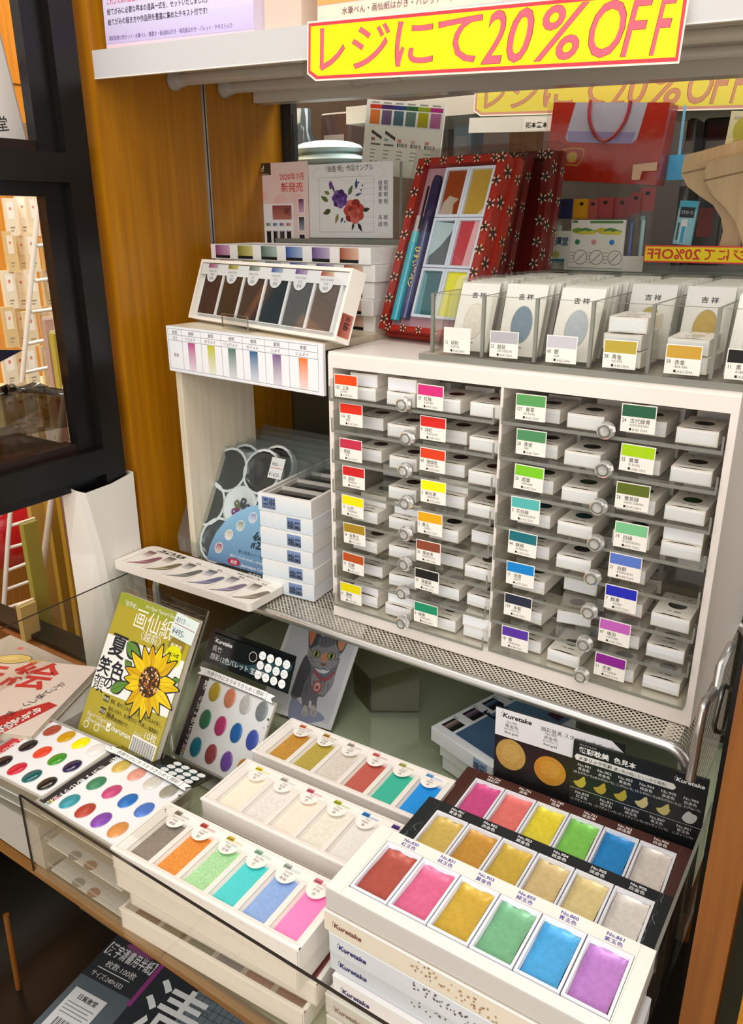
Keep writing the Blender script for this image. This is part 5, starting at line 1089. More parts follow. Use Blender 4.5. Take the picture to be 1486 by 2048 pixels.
b.blob([U(x, y) for x, y in ((212, 440), (220, 280), (262, 285), (315, 345), (410, 345), (470, 335), (502, 370), (470, 455), (440, 500), (420, 560), (350, 600), (300, 600), (240, 560), (205, 490))], G[2], 6)
b.blob([U(x, y) for x, y in ((215, 420), (220, 275), (255, 280), (312, 345), (290, 400), (240, 430))], G[0], 7); b.blob([U(x, y) for x, y in ((225, 410), (224, 290), (250, 285), (272, 320), (250, 380))], '#c87c54', 8)
b.blob([U(x, y) for x, y in ((410, 380), (430, 345), (500, 365), (490, 420), (455, 470), (430, 430))], G[0], 7); b.blob([U(x, y) for x, y in ((432, 400), (455, 365), (497, 368), (480, 425), (450, 455))], '#c88a64', 8)
b.blob([U(x, y) for x, y in ((300, 350), (400, 350), (410, 400), (340, 430), (290, 410))], G[1], 7)
for (x0, y0, x1, y1) in ((320, 355, 310, 430), (345, 350, 335, 420), (370, 350, 372, 425), (395, 355, 400, 430), (230, 440, 250, 470), (440, 460, 425, 480), (225, 500, 250, 520), (235, 530, 265, 540), (430, 510, 400, 530)): b.stroke([U(x0, y0), U(x1, y1)], .0013, G[3], 8, taper=True)
for ex_, ey_ in ((272, 476), (384, 493)): q = U(ex_, ey_); b.ell(q[0], q[1], .0062, .0056, '#20242a', 9); b.ell(q[0], q[1], .0052, .0047, '#a8b060', 10); b.ell(q[0], q[1], .0022, .0042, '#181c18', 11, n=12)
b.blob([U(x, y) for x, y in ((318, 470), (348, 475), (352, 530), (310, 530))], '#c08860', 9); b.blob([U(x, y) for x, y in ((302, 545), (345, 550), (325, 568))], '#7a5048', 10)
b.blob([U(x, y) for x, y in ((262, 575), (318, 590), (375, 590), (340, 622), (290, 612))], '#c8d0da', 9); b.stroke([U(262, 572), U(300, 592), U(322, 585), U(350, 598), U(372, 590)], .0011, '#2a2c34', 11)
b.stroke([U(255, 600), U(290, 650), U(340, 672), U(375, 650), U(398, 615)], .0034, '#a04450', 10)
q = U(278, 720); b.ell(q[0], q[1], .0075, .009, '#9c5850', 10); b.ell(q[0], q[1], .0050, .0062, '#d0a8a0', 11); b.ell(q[0], q[1]-.001, .0026, .0028, '#9c4848', 12)
for px_ in (185, 248): b.blob([U(px_+x, y) for x, y in ((-22, 900), (-10, 860), (12, 860), (24, 900), (18, 935), (-16, 935))], '#b0aca8', 6); b.stroke([U(px_-6, 900), U(px_-8, 932)], .0006, G[3], 7); b.stroke([U(px_+8, 900), U(px_+8, 932)], .0006, G[3], 7)
b.build('print', t)
# ================================================================== UPRIGHT PALETTE, LYING PALETTES
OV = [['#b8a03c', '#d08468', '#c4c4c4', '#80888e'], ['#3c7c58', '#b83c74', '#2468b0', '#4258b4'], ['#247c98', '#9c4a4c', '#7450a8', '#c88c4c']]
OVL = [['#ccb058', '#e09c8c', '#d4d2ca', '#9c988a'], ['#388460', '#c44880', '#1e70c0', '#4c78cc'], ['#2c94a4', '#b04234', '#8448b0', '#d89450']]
PW, PH_, PTk = .119, .100, .0115
def palette(M, label, cols, strip, scol, txt, upright=False, kind='pearl'):
    t = thing('palette_set', label, 'palette', mat=M, group='twelve colour palettes')
    b = MB(); b.box(0, 0, -PTk, PW, .0012, 0, ACRY); b.box(0, PH_-.0012, -PTk, PW, PH_, 0, ACRY); b.box(0, .0012, -PTk, .0012, PH_-.0012, 0, ACRY); b.box(PW-.0012, .0012, -PTk, PW, PH_-.0012, 0, ACRY); b.box(.0012, .0012, -PTk, PW-.0012, PH_-.0012, -PTk+.001, ACRY)
    for q in ((0, 0, PW, .0026), (0, PH_-.0026, PW, PH_), (0, .0026, .0026, PH_-.0026), (PW-.0026, .0026, PW, PH_-.0026)): b.box(q[0], q[1], -.0010, q[2], q[3], .0003, FROST)
    b.build('case', t)
    b = MB(); b.box(.0015, .0015, -.0024, PW-.0015, PH_-.0015, -.0012, CARD, '#eaecf0'); b.M = T(0, 0, -.0011); b.rect(.0015, .0015, .0150, PH_-.0015, strip, 1)
    for i, (s_, c_) in enumerate(txt):
        a_ = PH_-.006-sum(len(q[0]) for q in txt[:i])*.0063
        for j, chh in enumerate(s_): b.text(chh, .0108, a_-j*.0063, .0066, c_, 3, 'L', rot=-90, bold=.025)
    if not scol: pass
    b.build('card', t)
    for r_ in range(3):
        for c_ in range(4):
            cx = .0289+c_*.02417; cy = .0195+(2-r_)*.0328
            if upright and False: continue
            b = MB(); b.ell(cx, cy, .0082, .0114, '#b8b8bc', 1); o_ = MB(); o_.M = T(0, 0, -.0010); o_.ell(cx, cy, .0086, .0118, mixc(cols[r_][c_], '#d8d8d8', .5), 1); o_.dome(cx, cy, .0001, .0080, .0112, .0014, PEARL if kind == 'pearl' else GLOSS, cols[r_][c_]); o_.build('paint_cup', t)
    return t
JW = [('呉竹 顔彩12色パレット', '#f0f0f0'), ('宝', '#f0b8c8'), ('石', '#f8e8b0'), ('箱', '#b8e0f0')]
def ribbon(b, y0, x0, x1, s_):
    b.M = b.M @ T(0, 0, .0006)
    for sx_, a_ in ((x0, -1), (x1, 1)):
        P = [(sx_-a_*.006, y0-.005), (sx_+a_*.012, y0-.006), (sx_+a_*.007, y0-.001), (sx_+a_*.012, y0+.004), (sx_-a_*.006, y0+.005)]
        b.poly(P if a_ > 0 else P[::-1], '#2a2a2a', 1); b.poly([((p[0]-sx_)*.93+sx_, (p[1]-y0)*.88+y0) for p in (P if a_ > 0 else P[::-1])], '#f4f4f4', 2)
    b.rect(x0, y0-.0042, x1, y0+.0048, '#2a2a2a', 3); b.rect(x0+.0004, y0-.0038, x1-.0004, y0+.0044, '#f6f6f6', 4); b.tfit(s_, x0+.003, y0-.0022, x1-.004, y0+.0030, '#2a2a2a', 5)
UP = lean(-.1084+.001, -.1505, -.150, .3, 34.0)
sc = .0779/.0725; S_ = Matrix.Scale(sc, 4)
PMu = UP @ S_ @ T(-.0289, -.0195, 0)
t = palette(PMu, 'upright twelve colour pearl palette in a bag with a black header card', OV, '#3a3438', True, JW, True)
b = MB(); b.box(-.003, -.002, -.014, PW+.004, PH_+.016, .0012, FILM); b.build('bag', t)
b = MB(); b.M = T(0, PH_+.013, -.004) @ RX(8); hw, hh = PW+.006, .036
b.box(-.004, 0, -.001, hw, hh, 0, GLOSS, '#12181a'); b.box(-.006, .004, -.006, hw-.004, hh+.006, -.0042, GLOSS, '#0e1214')
b.blob([(.02, .004), (.05, .008), (.08, .006), (hw-.01, .02), (hw-.004, .032), (.09, .026), (.06, .014), (.03, .013)], '#2c464c', 1, mat=GLOSS)
klogo(b, .006, .0265, .0066, '#f0f0f0', 3); b.text('呉竹', .004, .0165, .0078, '#e8eaea', 3); b.text('顔彩12色パレット 宝石箱', .004, .0066, .0082, '#e8eaea', 3, sx=.92)
b.ell(.066, .0255, .0052, .0052, '#050607', 3); b.ell(.066, .0255, .0060, .0060, '#c8c8c8', 2)
nm = [['ゴールド', 'サンゴ', 'パール', 'ブラックパール'], ['エメラルド', 'ピンク', 'サファイア', 'ラピスラズリ'], ['トルコ石', 'ルビー', 'アメジスト', 'コッパー']]
for r_ in range(3):
    for c_ in range(4):
        cx, cy = .079+c_*.0118, .0305-r_*.0112+(-.001*c_*0)
        b.ell(cx, cy, .0050, .0050, '#f2f4f4', 3); s_ = nm[r_][c_]
        if len(s_) > 4: b.text(s_[:3], cx, cy+.0002, .0026, '#2a2a2a', 4, 'C', sx=.9); b.text(s_[3:6], cx, cy-.0026, .0026, '#2a2a2a', 4, 'C', sx=.9)
        else: b.text(s_, cx, cy-.001, .0026, '#2a2a2a', 4, 'C', sx=.85)
b.build('header_card', t)
b = MB(); b.M = T(0, 0, .0008); ribbon(b, PH_+.003, .008, PW-.016, '色鮮やかにキラキラきらめく顔彩')
for (x, y, r_) in ((PW-.004, .080, .0024), (PW-.002, .073, .0012), (PW-.006, .070, .0011)): b.poly([(x, y+r_), (x-.25*r_, y+.25*r_), (x-r_, y), (x-.25*r_, y-.25*r_), (x, y-r_), (x+.25*r_, y-.25*r_), (x+r_, y), (x+.25*r_, y+.25*r_)], '#181818', 3)
b.build('bag_print', t)
# riser stand for the upright palette
b = MB(); fx = UP @ Vector((-.035, -.028, -.012)); b.M = T(fx.x, fx.y, 0); b.box(-.002, -.012, TZ+.0003, .13, .06, fx.z-.006, FROST)
b.box(-.002, -.0165, fx.z-.014, .13, -.0125, fx.z-.003, ACRY)
tag(b.build('riser_block'), 'low frosted block under the upright pearl palette', 'block')
# lying palettes
s_l = .0731/.0725; Z_l = -.0895
lo_ = H((139, 1601), 'Z', Z_l); lx = H((335.4, 1580), 'Z', Z_l)
q = [H(p, 'Z', Z_l) for p in ((139, 1601), (235.4, 1657), (335.4, 1580), (241, 1530))]
LM0 = frame(q[0], (q[1]-q[0])+(q[2]-q[3]), (q[3]-q[0])+(q[2]-q[1]))
# bottom left drawn oval is row 3 column 1 ; axes: u along the front edge
pq = [(.4924, .783)]
def lying(M, label, cols, strip, txt, kind): return palette(M, label, cols, strip, True, txt, False, kind)
A = H((119, 1605), 'Z', Z_l)
LMat = LM0 @ Matrix.Scale(.0735/.0725, 4) @ T(-.0289, -.0195, 0)
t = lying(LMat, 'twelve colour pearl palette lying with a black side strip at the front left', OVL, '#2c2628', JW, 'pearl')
b = MB(); b.M = T(0, PH_+.001, .0005) @ RX(-14); b.box(0, 0, -.001, PW, .030, 0, GLOSS, '#1a1e1a'); b.blob([(.002, .002), (.03, .004), (.04, .014), (.02, .026), (.004, .024)], '#6c6424', 1, mat=GLOSS); b.blob([(.06, .004), (.10, .006), (.112, .02), (.09, .026), (.07, .016)], '#2a4448', 1, mat=GLOSS)
for r_ in range(3):
    for c_ in range(4): b.ell(.072+c_*.0118, .024-r_*.0092, .0050, .0040, '#e8eaea', 3)
b.build('header_card', t)
b = MB(); b.M = T(0, 0, .001); ribbon(b, PH_-.003, .006, PW-.012, '色鮮やかにキラキラきらめく顔彩')
for (x, y, r_) in ((PW-.001, .084, .0024), (PW+.003, .078, .0012), (PW+.004, .070, .0026), (PW+.002, .062, .0012), (PW+.005, .060, .0012)): b.poly([(x, y+r_), (x-.25*r_, y+.25*r_), (x-r_, y), (x-.25*r_, y-.25*r_), (x, y-r_), (x+.25*r_, y-.25*r_), (x+r_, y), (x+.25*r_, y+.25*r_)], '#181818', 3)
b.build('bag_print', t)
b = MB(); b.box(PW, .02, -.02, PW+.018, PH_+.02, .002, FILM); b.build('bag', t)
# palettes under it
for k, (zt_k, lab) in enumerate([(TZ+.0135, 'bottom clear palette case at the front rail'), (TZ+.050, 'clear palette case in the middle of the lying pile')]):
    M = T(LMat.col[3].x+.002*k, LMat.col[3].y+.001, zt_k) @ RZ(math.degrees(math.atan2(LMat.col[0].y, LMat.col[0].x)))
    o = thing('palette_set', lab, 'palette', mat=M, group='clear palette cases under the lying palette'); b = MB()
    b.box(0, 0, -.0128, PW, PH_, 0, ACRY); b.box(.002, .002, -.010, PW-.002, PH_-.002, -.008, CARD, '#e6e8ec'); b.box(0, 0, -.0001, PW, .0012, .0002, FROST)
    b.M = T(0, 0, -.0079); b.ell(.042, .006, .0075, .006, '#8a9098', 1); b.ell(.066, .006, .0075, .006, '#a07468', 1); b.build('case', o)
o = thing('palette_set', 'upper clear palette case directly under the top lying palette', 'palette', mat=T(LMat.col[3].x, LMat.col[3].y, LMat.col[3].z-.0130) @ RZ(math.degrees(math.atan2(LMat.col[0].y, LMat.col[0].x))), group='clear palette cases under the lying palette')
b = MB(); b.box(0, 0, -.0128, PW, PH_, 0, ACRY); b.box(0, 0, -.0001, PW, .0012, .0002, FROST); b.box(.002, .003, -.006, PW-.002, PH_-.002, -.004, CARD, '#efe6da'); b.build('case', o)
b = MB(); b.box(LMat.col[3].x+.004, LMat.col[3].y+.012, TZ+.0142, LMat.col[3].x+PW-.006, LMat.col[3].y+PH_-.004, TZ+.0370, ACRY); tag(b.build('clear_spacer'), 'clear plastic tray filling the gap inside the palette pile', 'tray')
b = MB(); b.box(LMat.col[3].x+.004, LMat.col[3].y+.012, TZ+.0505, LMat.col[3].x+PW-.006, LMat.col[3].y+PH_-.004, LMat.col[3].z-.0262, ACRY); tag(b.build('clear_spacer'), 'clear plastic tray between the middle and upper palette cases', 'tray')
# red strip palette, further left
OVR = [['#a84a38', '#c8960e', '#f2e800', '#e4e2e0'], ['#282024', '#e2442e', '#3c9028', '#241e4c'], ['#241e24', '#c82840', '#0e5c60', '#20201f']]
z_=lambda x, y: (x*.2826, 1380+y*.2826)
qb = [H(z_(120, 552), 'Z', Z_l), H(z_(334, 657), 'Z', Z_l), H(z_(564, 354), 'Z', Z_l), H(z_(360, 261), 'Z', Z_l)]
# rows: (120,552) row3 col2 ; (334,657) row3 col4 ; (564,354) row1 col3 ; (360,261) row1 col1
ux = (qb[1]-qb[0]).normalized()
BMt = frame(qb[0], ux, Vector((-ux.y, ux.x, 0))) @ T(-.0289-.02417, -.0195, 0)
t = lying(BMt, 'twelve colour palette with a red side strip at the left edge', OVR, '#c0383a', [('呉竹 顔彩12色パレット', '#f6e4e0')], 'gloss')
for k, lab in enumerate(['upper of the clear cases under the red strip palette', 'lower clear case under the red strip palette']):
    o = thing('palette_set', lab, 'palette', mat=T(BMt.col[3].x-.002*k, BMt.col[3].y, BMt.col[3].z-.0122-.0135*k) @ RZ(math.degrees(math.atan2(ux.y, ux.x))), group='clear palette cases under the red strip palette')
    b = MB(); b.box(0, 0, -.0128, PW, PH_, 0, ACRY); b.box(0, 0, -.0001, PW, .0012, .0002, FROST); b.box(.002, .003, -.006, PW-.002, PH_-.002, -.004, CARD, '#dfe0dc'); b.build('case', o)
b = MB(); zb4 = BMt.col[3].z-.0395; b.box(BMt.col[3].x+.002, BMt.col[3].y+.004, TZ+.0004, BMt.col[3].x+PW-.012, BMt.col[3].y+PH_-.006, zb4, FROST); tag(b.build('frosted_block'), 'frosted plastic block under the red strip palettes', 'block')
# ================================================================== BOOK
bq = [H(p, 'Z', -.083) for p in ((-150, 1412), (115, 1418), (196, 1334), (0, 1265))]
ub = (bq[2]-bq[1]); vv = Vector((ub.y, -ub.x, 0)).normalized()
Wb, Hb = .27, (bq[2]-bq[1]).length*1.55
oB = bq[2]-ub.normalized()*Hb
BKM = frame(oB, -vv if vv.x > 0 else vv, ub)
BKM = frame(oB, (ub.y, -ub.x, 0), ub)            # u points right
t = thing('picture_letter_book', 'cream book with red brush title lying at the left behind the palettes', 'book', mat=BKM)
b = MB(); b.box(-Wb, 0, -.0012, 0, Hb, 0, CARD, '#dccfc4'); b.box(-Wb, .001, -.0100, -.001, Hb-.001, -.0014, PAPER, '#cfc6b2'); b.box(-Wb, 0, -.0115, 0, Hb, -.0102, CARD, '#d2c6ba')
b.M = T(0, 0, .0001)
def UB(x, y): return UV(BKM, (x*.175, 1180+y*.175))
b.poly([UB(-400, 1560), UB(560, 1280), UB(660, 1320), UB(-300, 1800)][::1], '#b8302c', 1)
title = UB(420, 1000)
b.text('絵', title[0]-.040, title[1]-.020, .064, '#c83c34', 2, bold=.02); b.text('手', title[0]-.108, title[1]-.020, .064, '#c83c34', 2, bold=.02); b.text('紙', title[0]-.176, title[1]-.020, .064, '#c83c34', 2, bold=.02)
s_ = 'かいて楽しく、送って'
p0, p1 = UB(790, 1070), UB(110, 1460)
for i, chh in enumerate(s_): f = i/9; b.text(chh, p0[0]+(p1[0]-p0[0])*f*1.1-.004, p0[1]+(p1[1]-p0[1])*f*1.1-.004, .0115, '#2c2624', 3, 'C', rot=90)
for i, chh in enumerate('ゆうゆう特別編集'): 
    p0, p1 = UB(520, 1365), UB(60, 1610); f = i/7; b.text(chh, p0[0]+(p1[0]-p0[0])*f-.004, p0[1]+(p1[1]-p0[1])*f-.004, .0125, '#f4e8e0', 3, 'C', bold=.03, rot=90)
q = UB(150, 790); b.ell(q[0], q[1], .026, .012, '#5c4a2c', 2, rot=10); b.ell(q[0], q[1], .0245, .0108, '#d4be70', 3, rot=10); b.ell(q[0]-.004, q[1], .015, .0065, '#c8ac54', 4, rot=10); b.ell(q[0]-.004, q[1], .0135, .0055, '#dcc880', 5, rot=10)
for k in range(5): b.stroke([(q[0]+.020, q[1]-.002), (q[0]+.034+.003*k, q[1]-.004+.0022*k)], .0016, '#c8ae5c', 3)
p = UB(235, 670); b.rect(p[0]-.004, p[1]-.003, p[0]+.004, p[1]+.003, '#c86454', 3)
for k in range(5): p = UB(300+k*40, 690+k*26); b.text('ぴかぴか'[k % 4], p[0], p[1], .006, '#8a7450', 3, rot=60)
b.build('cover', t)
b = MB(); b.box(oB.x-Wb+.01, oB.y+.02, TZ+.0004, oB.x-.012, oB.y+Hb-.01, -.0975, FROST); tag(b.build('book_riser'), 'frosted riser under the cream book at the left', 'riser')
# ================================================================== YELLOW PAPER PAD
PDM = lean(-.1936, -.2402, -.08, -1.1, 30.1)
# visible corners sit on z=-.08; extend below to the stand
t = thing('paper_pad', 'olive green postcard pad with a sunflower painting leaning at the left', 'paper pad', mat=PDM)
b = MB(); w, h0, h = .1295, -.030, .1476
b.box(.001, h0, -.010, w-.001, h, -.0012, PAPER, '#dcd4c4'); b.box(0, h0, -.0012, w, h, 0, CARD, '#b2a436'); b.M = T(0, 0, .0001)
def UP2(x, y): return UV(PDM, (140+x*.1884, 1170+y*.1884))
b.poly([UP2(125, 1440), UP2(565, 60), UP2(560, 205), UP2(470, 205)][:0] or [(0, h*.905), (w, h*.905), (w, h), (0, h)], '#98a032', 1)
def ptext(s_, x0, y0, x1, y1, hgt, col, **k): 
    a, c_ = UP2(x0, y0), UP2(x1, y1); b.tfit(s_, a[0], a[1], c_[0], a[1]+hgt, col, 4, **k)
yT = .66*h; yB = .285*h
tl, tr, bl, br = UP2(432, 520), UP2(1190, 800), UP2(250, 1090), UP2(1010, 1390)
b.poly([(0, bl[1]), (w, br[1]-.001), (w, tr[1]), (0, tl[1])], '#f0efec', 2)
ptext('画仙紙', 668, 440, 1085, 560, .0235, '#f6f4ea'); ptext('〈越前〉', 742, 575, 960, 625, .0115, '#f6f4ea')
a = UP2(590, 170); b.text('「絵手紙」', a[0]-.003, a[1]-.004, .0068, '#f0eede', 4, sx=.85); a = UP2(810, 225); b.text('Art Paper Postcard Size', a[0], a[1]-.002, .0062, '#f0eede', 4, shear=.25, sx=.82)
a = UP2(1130, 650); b.ell(a[0], a[1], .0125, .0125, '#8c7a2c', 4, n=24); b.text('手漉き', a[0], a[1]-.003, .0062, '#f2eede', 5, 'C', bold=.02)
a = UP2(1094, 765); b.ell(a[0], a[1], .0128, .0128, '#e0e000', 6, n=24); b.text('にじみ度', a[0], a[1]+.0006, .0050, '#3a3a10', 7, 'C', sx=.9, bold=.02); b.text('★★', a[0], a[1]-.0062, .0044, '#3a3a10', 7, 'C')
for chh, x, y, s_ in (('夏', 520, 640, .029), ('色', 505, 915, .024), ('笑', 372, 850, .022), ('の', 410, 1035, .017), ('顔', 312, 1035, .020)):
    a = UP2(x, y); b.text(chh, a[0], a[1]-s_*.4, s_, '#1c2430', 4, 'C', bold=.02)
fc = UP2(848, 1030)
for (x, y, L, wd, ang) in ((610, 610, .036, .009, -25), (650, 900, .016, .005, 150), (430, 1120, .03, .007, 35), (1080, 1020, .012, .004, 20)): a = UP2(x, y); leaf(b, a[0], a[1], L, wd*1.15, ang, '#22302a', 4); leaf(b, a[0], a[1], L*.95, wd*.85, ang, '#5e8c3c', 5)
rnd = random.Random(2)
for k in range(17):
    a_ = k*360/17+rnd.uniform(-6, 6); L = .030+rnd.uniform(-.004, .005); a = R_(a_); x, y = fc[0]+.012*math.cos(a), fc[1]+.013*math.sin(a)
    leaf(b, x, y, L*1.06, .0072, a_, '#22282a', 6); leaf(b, x+.0006*math.cos(a), y+.0006*math.sin(a), L*.96, .0058, a_, ['#e2bc14', '#f0cc1c', '#d8a812'][k % 3], 7)
b.ell(fc[0], fc[1], .0165, .0175, '#3a2a1c', 9, n=24)
for k in range(90):
    r_, a = .0165*math.sqrt(rnd.random()), rnd.uniform(0, 6.28); b.ell(fc[0]+r_*math.cos(a), fc[1]+r_*1.06*math.sin(a), .0011, .0018, ['#c87830', '#e09c4c', '#8a4a20', '#f0d8b0', '#5a3018'][k % 5], 10, n=6, rot=rnd.uniform(0, 180))
for lab, lines, x, y in (('特徴', ['顔彩、墨のにじみが程よくあり、吸い込みが良く、', '風合いがあり、色の出方がとても美しい最高級の', '国産画仙紙(越前)です。'], 362, 1190), ('用途', ['顔彩 墨'], 322, 1318)):
    a = UP2(x, y); b.rect(a[0], a[1]-.0035, a[0]+.0095, a[1]+.0035, '#22220e', 4); b.text(lab, a[0]+.0047, a[1]-.0022, .0050, '#e8e4c8', 5, 'C')
    for i, l_ in enumerate(lines): b.text(l_, a[0]+.0125, a[1]-.0022-i*.0085, .0054, '#2c2c12', 4, sx=.72)
for s_, x, y in (('50g/m²+235g/m²(台紙)', 190, 1340), ('148mm×100mm', 175, 1395)): a = UP2(x, y); b.text(s_, a[0], a[1]-.003, .0066, '#f0eede', 4, sx=.82)
a = UP2(440, 1520); b.text('maruman', a[0], a[1]-.002, .0088, '#f6f4ea', 4, bold=.015); a = UP2(400, 1490); b.rect(a[0]-.001, a[1]-.006, a[0]+.006, a[1]+.003, '#f6f4ea', 4); b.stroke([(a[0]+.001, a[1]-.002), (a[0]+.003, a[1]-.004), (a[0]+.008, a[1]+.005)], .0014, '#b2a436', 5)
a = UP2(780, 1600); b.text('10枚', a[0], a[1]-.002, .0105, '#f6f4ea', 4); a = UP2(690, 1555); b.text('S131C', a[0], a[1]-.003, .0052, '#f0eede', 4)
for x, y in ((180, 1455), (290, 1495)): a = UP2(x, y); b.ell(a[0], a[1]-.002, .0045, .0045, '#f0eede', 4); b.ell(a[0], a[1]-.002, .0032, .0032, '#b2a436', 5)
a = UP2(672, 1580); x1 = a[0]; b.rect(x1, a[1]-.020, x1+.040, a[1], '#f2f0ea', 4)
for k in range(28): b.rect(x1+.002+k*.0013, a[1]-.018, x1+.002+k*.0013+(.0004 if k % 3 else .0008), a[1]-.002, '#1c1c1c', 5)
b.build('pad', t)
b = MB(); b.M = T(0, 0, .0012); a, c_ = UP2(1085, 455), UP2(1310, 350); b.M = T(a[0], a[1]-.002, .0012) @ RZ(-4); b.rect(0, -.006, .037, .021, '#dce8e8', 1); b.rect(.002, .0085, .035, .0092, '#a05048', 2); b.text('8317-  -', .003, .0112, .0078, '#4a5a66', 2, sx=.85); b.text('¥495-', .002, -.003, .0105, '#4a5a66', 2, sx=.85); b.build('price_label', t)
b = MB(); b.box(-.002, h0, -.012, w+.004, h+.006, .0018, FILM); b.build('bag', t)
ff = PDM @ Vector((0, h0, 0))
t = thing('acrylic_stand', 'clear acrylic stand holding the olive paper pad', 'stand', mat=T(ff.x, ff.y, 0) @ RZ(-1.1))
b = MB(); b.box(-.002, -.004, ff.z-.012, w+.004, .034, ff.z-.0095, ACRY); b.box(-.002, -.0045, ff.z-.012, w+.004, -.004, ff.z+.004, ACRE); b.build('ledge', t)
b = MB(); b.box(0, .010, TZ+.0004, .003, .030, ff.z-.012, ACRY); b.build('foot', t); b = MB(); b.box(w-.003, .010, TZ+.0004, w, .030, ff.z-.012, ACRY); b.build('foot', t)
b = MB(); b.M = T(.004, .0, ff.z+.0) @ RX(-30.1); b.box(0, .0125, 0, w-.004, .0145, .19, ACRY); b.box(w-.0045, .0123, 0, w-.004, .0147, .19, ACRE); b.build('back_rest', t)
# ================================================================== ACRYLIC FENCES ON THE TABLE
b = MB(); b.box(-.132, -.3645, TZ+.0002, .345, -.345, TZ+.0004, ACRY); b.box(-.132, -.3665, TZ-.001, .345, -.3645, -.086, ACRY); b.box(-.132, -.3667, -.086, .345, -.3643, -.0852, ACRD); b.box(-.1325, -.3667, TZ+.0004, -.132, -.3643, -.0855, ACRD)
tag(b.build('acrylic_fence'), 'low clear acrylic fence with a dark top edge along the table front', 'fence')
xf = XW+.022; zf_ = H((270, 1140), 'X', xf).z
b = MB(); b.box(xf, -.60, TZ+.0004, xf+.0022, -.045, zf_, ACRY); b.box(xf-.0001, -.60, zf_, xf+.0023, -.045, zf_+.0006, ACRD)
tag(b.build('acrylic_fence'), 'tall clear acrylic side fence running behind the cream book', 'fence')
# ================================================================== BEHIND THE REAR GLASS
def upright(name, label, cat, TL, TR, BL, Y, paint, depth=.003, group=None, colr='#f0efe8', mat=CARD):
    a, c_, d = H(TL, 'Y', Y), H(TR, 'Y', Y), H(BL, 'Y', Y); u = c_-a; u.y = 0; v = a-d; v.y = 0
    M = frame((d.x, Y, d.z), u, v); t = thing(name, label, cat, mat=M, group=group); w = u.length; h = v.dot(M.col[1].to_3d())
    b = MB(); b.box(0, 0, -depth, w, h, 0, mat, colr)
    if paint: paint(b, w, h)
    b.build('body', t); return t, w, h
b = MB(); b.box(XW, YG+.02, .395, .9, YG+.40, .400, SATIN, '#6c7470'); tag(b.build('rear_shelf'), 'grey shelf behind the glass carrying pens and brushes', 'shelf')
b = MB(); b.box(-1.2, 1.05, -.2, 1.6, 1.08, 1.3, SATIN, '#35302c'); struct(b.build('wall_rear'), 'dim shop wall behind the rear shelf')
# rear shelf edge with pale sign
Yr = YG+.13
sz = H((1000, 230), 'Y', Yr).z
a, c_, d = H((938, 172), 'Y', Yr), H((1484, 130), 'Y', Yr), H((948, 232), 'Y', Yr)
BLr, BRr = H((946, 233), 'Y', Yr), H((1500, 218), 'Y', Yr); TLr = BLr+Vector((-.006, 0, .058))
sign('sale_sign', 'paler yellow sale sign on the shelf behind the rear glass', BLr, BRr, TLr, ('#c08a70', '#d8cc50', '#c89080'))  # colours paled to hold the haze of the glass before it
b = MB(); b.box(XW+.03, Yr+.004, BLr.z+.004, .9, Yr+.30, BLr.z+.03, SATIN, '#c8c4b8'); tag(b.build('rear_upper_shelf'), 'pale shelf board behind the glass carrying the paler sale sign', 'shelf')
def pl(b, w, h): b.rect(0, 0, w, h, '#d8d6cc', 1); b.rect(w*.62, h*.1, w*.98, h*.9, '#e4e2d8', 2); b.text('拓本墨本', w*.64, h*.25, h*.42, '#2a2824', 3, bold=.02)
upright('shelf_label', 'white shelf label strip with handwritten ink characters under the paler sign', 'label', (935, 236), (1116, 230), (937, 266), Yr-.004, pl)
# colour chart sheet
def chart(b, w, h):
    cs = ['#d8783c', '#6a5878', '#4a6878', '#5a7a70', '#a8a01c', '#b06898']; hd = ['#c83c20', '#4a2a6a', '#2a3a7c', '#2c5c3c', '#8c9c1c', '#a8287c']
    for i in range(6):
        x0 = (.05+i*.155)*w; b.rect(x0, .885*h, x0+.155*w, .94*h, hd[i], 2); b.rect(x0, .66*h, x0+.15*w, .88*h, '#e0e4e4', 1); b.rect(x0+.01*w, .68*h, x0+.138*w, .87*h, cs[i], 2); b.rect(x0+.02*w, .955*h, x0+.12*w, .975*h, '#9a9890', 2)
    for i in range(2):
        for k in range(7): b.rect((.10+i*.18+k*.02)*w, (.555-k*.012)*h, (.118+i*.18+k*.02)*w, (.60-k*.012)*h, '#2c2622', 2)
    for i in range(5):
        x0 = (.10+i*.175)*w; b.rect(x0, .46*h, x0+.05*w, .50*h, ['#a06a60', '#9ab4b8', '#d8887c', '#e0b8a8', '#d8887c'][i], 2)
        for k in range(6): b.rect(x0+k*.022*w, .40*h, x0+(k*.022+.016)*w, (.425 if i < 2 else .45)*h, ['#3a322c', '#5ab4b4', '#c88a4c', '#7c8cb0', '#d0c08c', '#a86a9c'][k] if i > 1 else '#2c2824', 2)
        for k in range(3): b.rect(x0, (.33-k*.05)*h, x0+(.08-.01*k)*w, (.342-k*.05)*h, '#8a8880', 2)
    for i in range(3): b.text('絵墨', (.10+i*.07)*w, .15*h, .05*h, '#4a4640', 2, sx=.5)
upright('colour_chart_sheet', 'white printed colour chart sheet hanging behind the glass', 'sheet', (690, 195), (842, 205), (722, 345), YG+.03, chart)
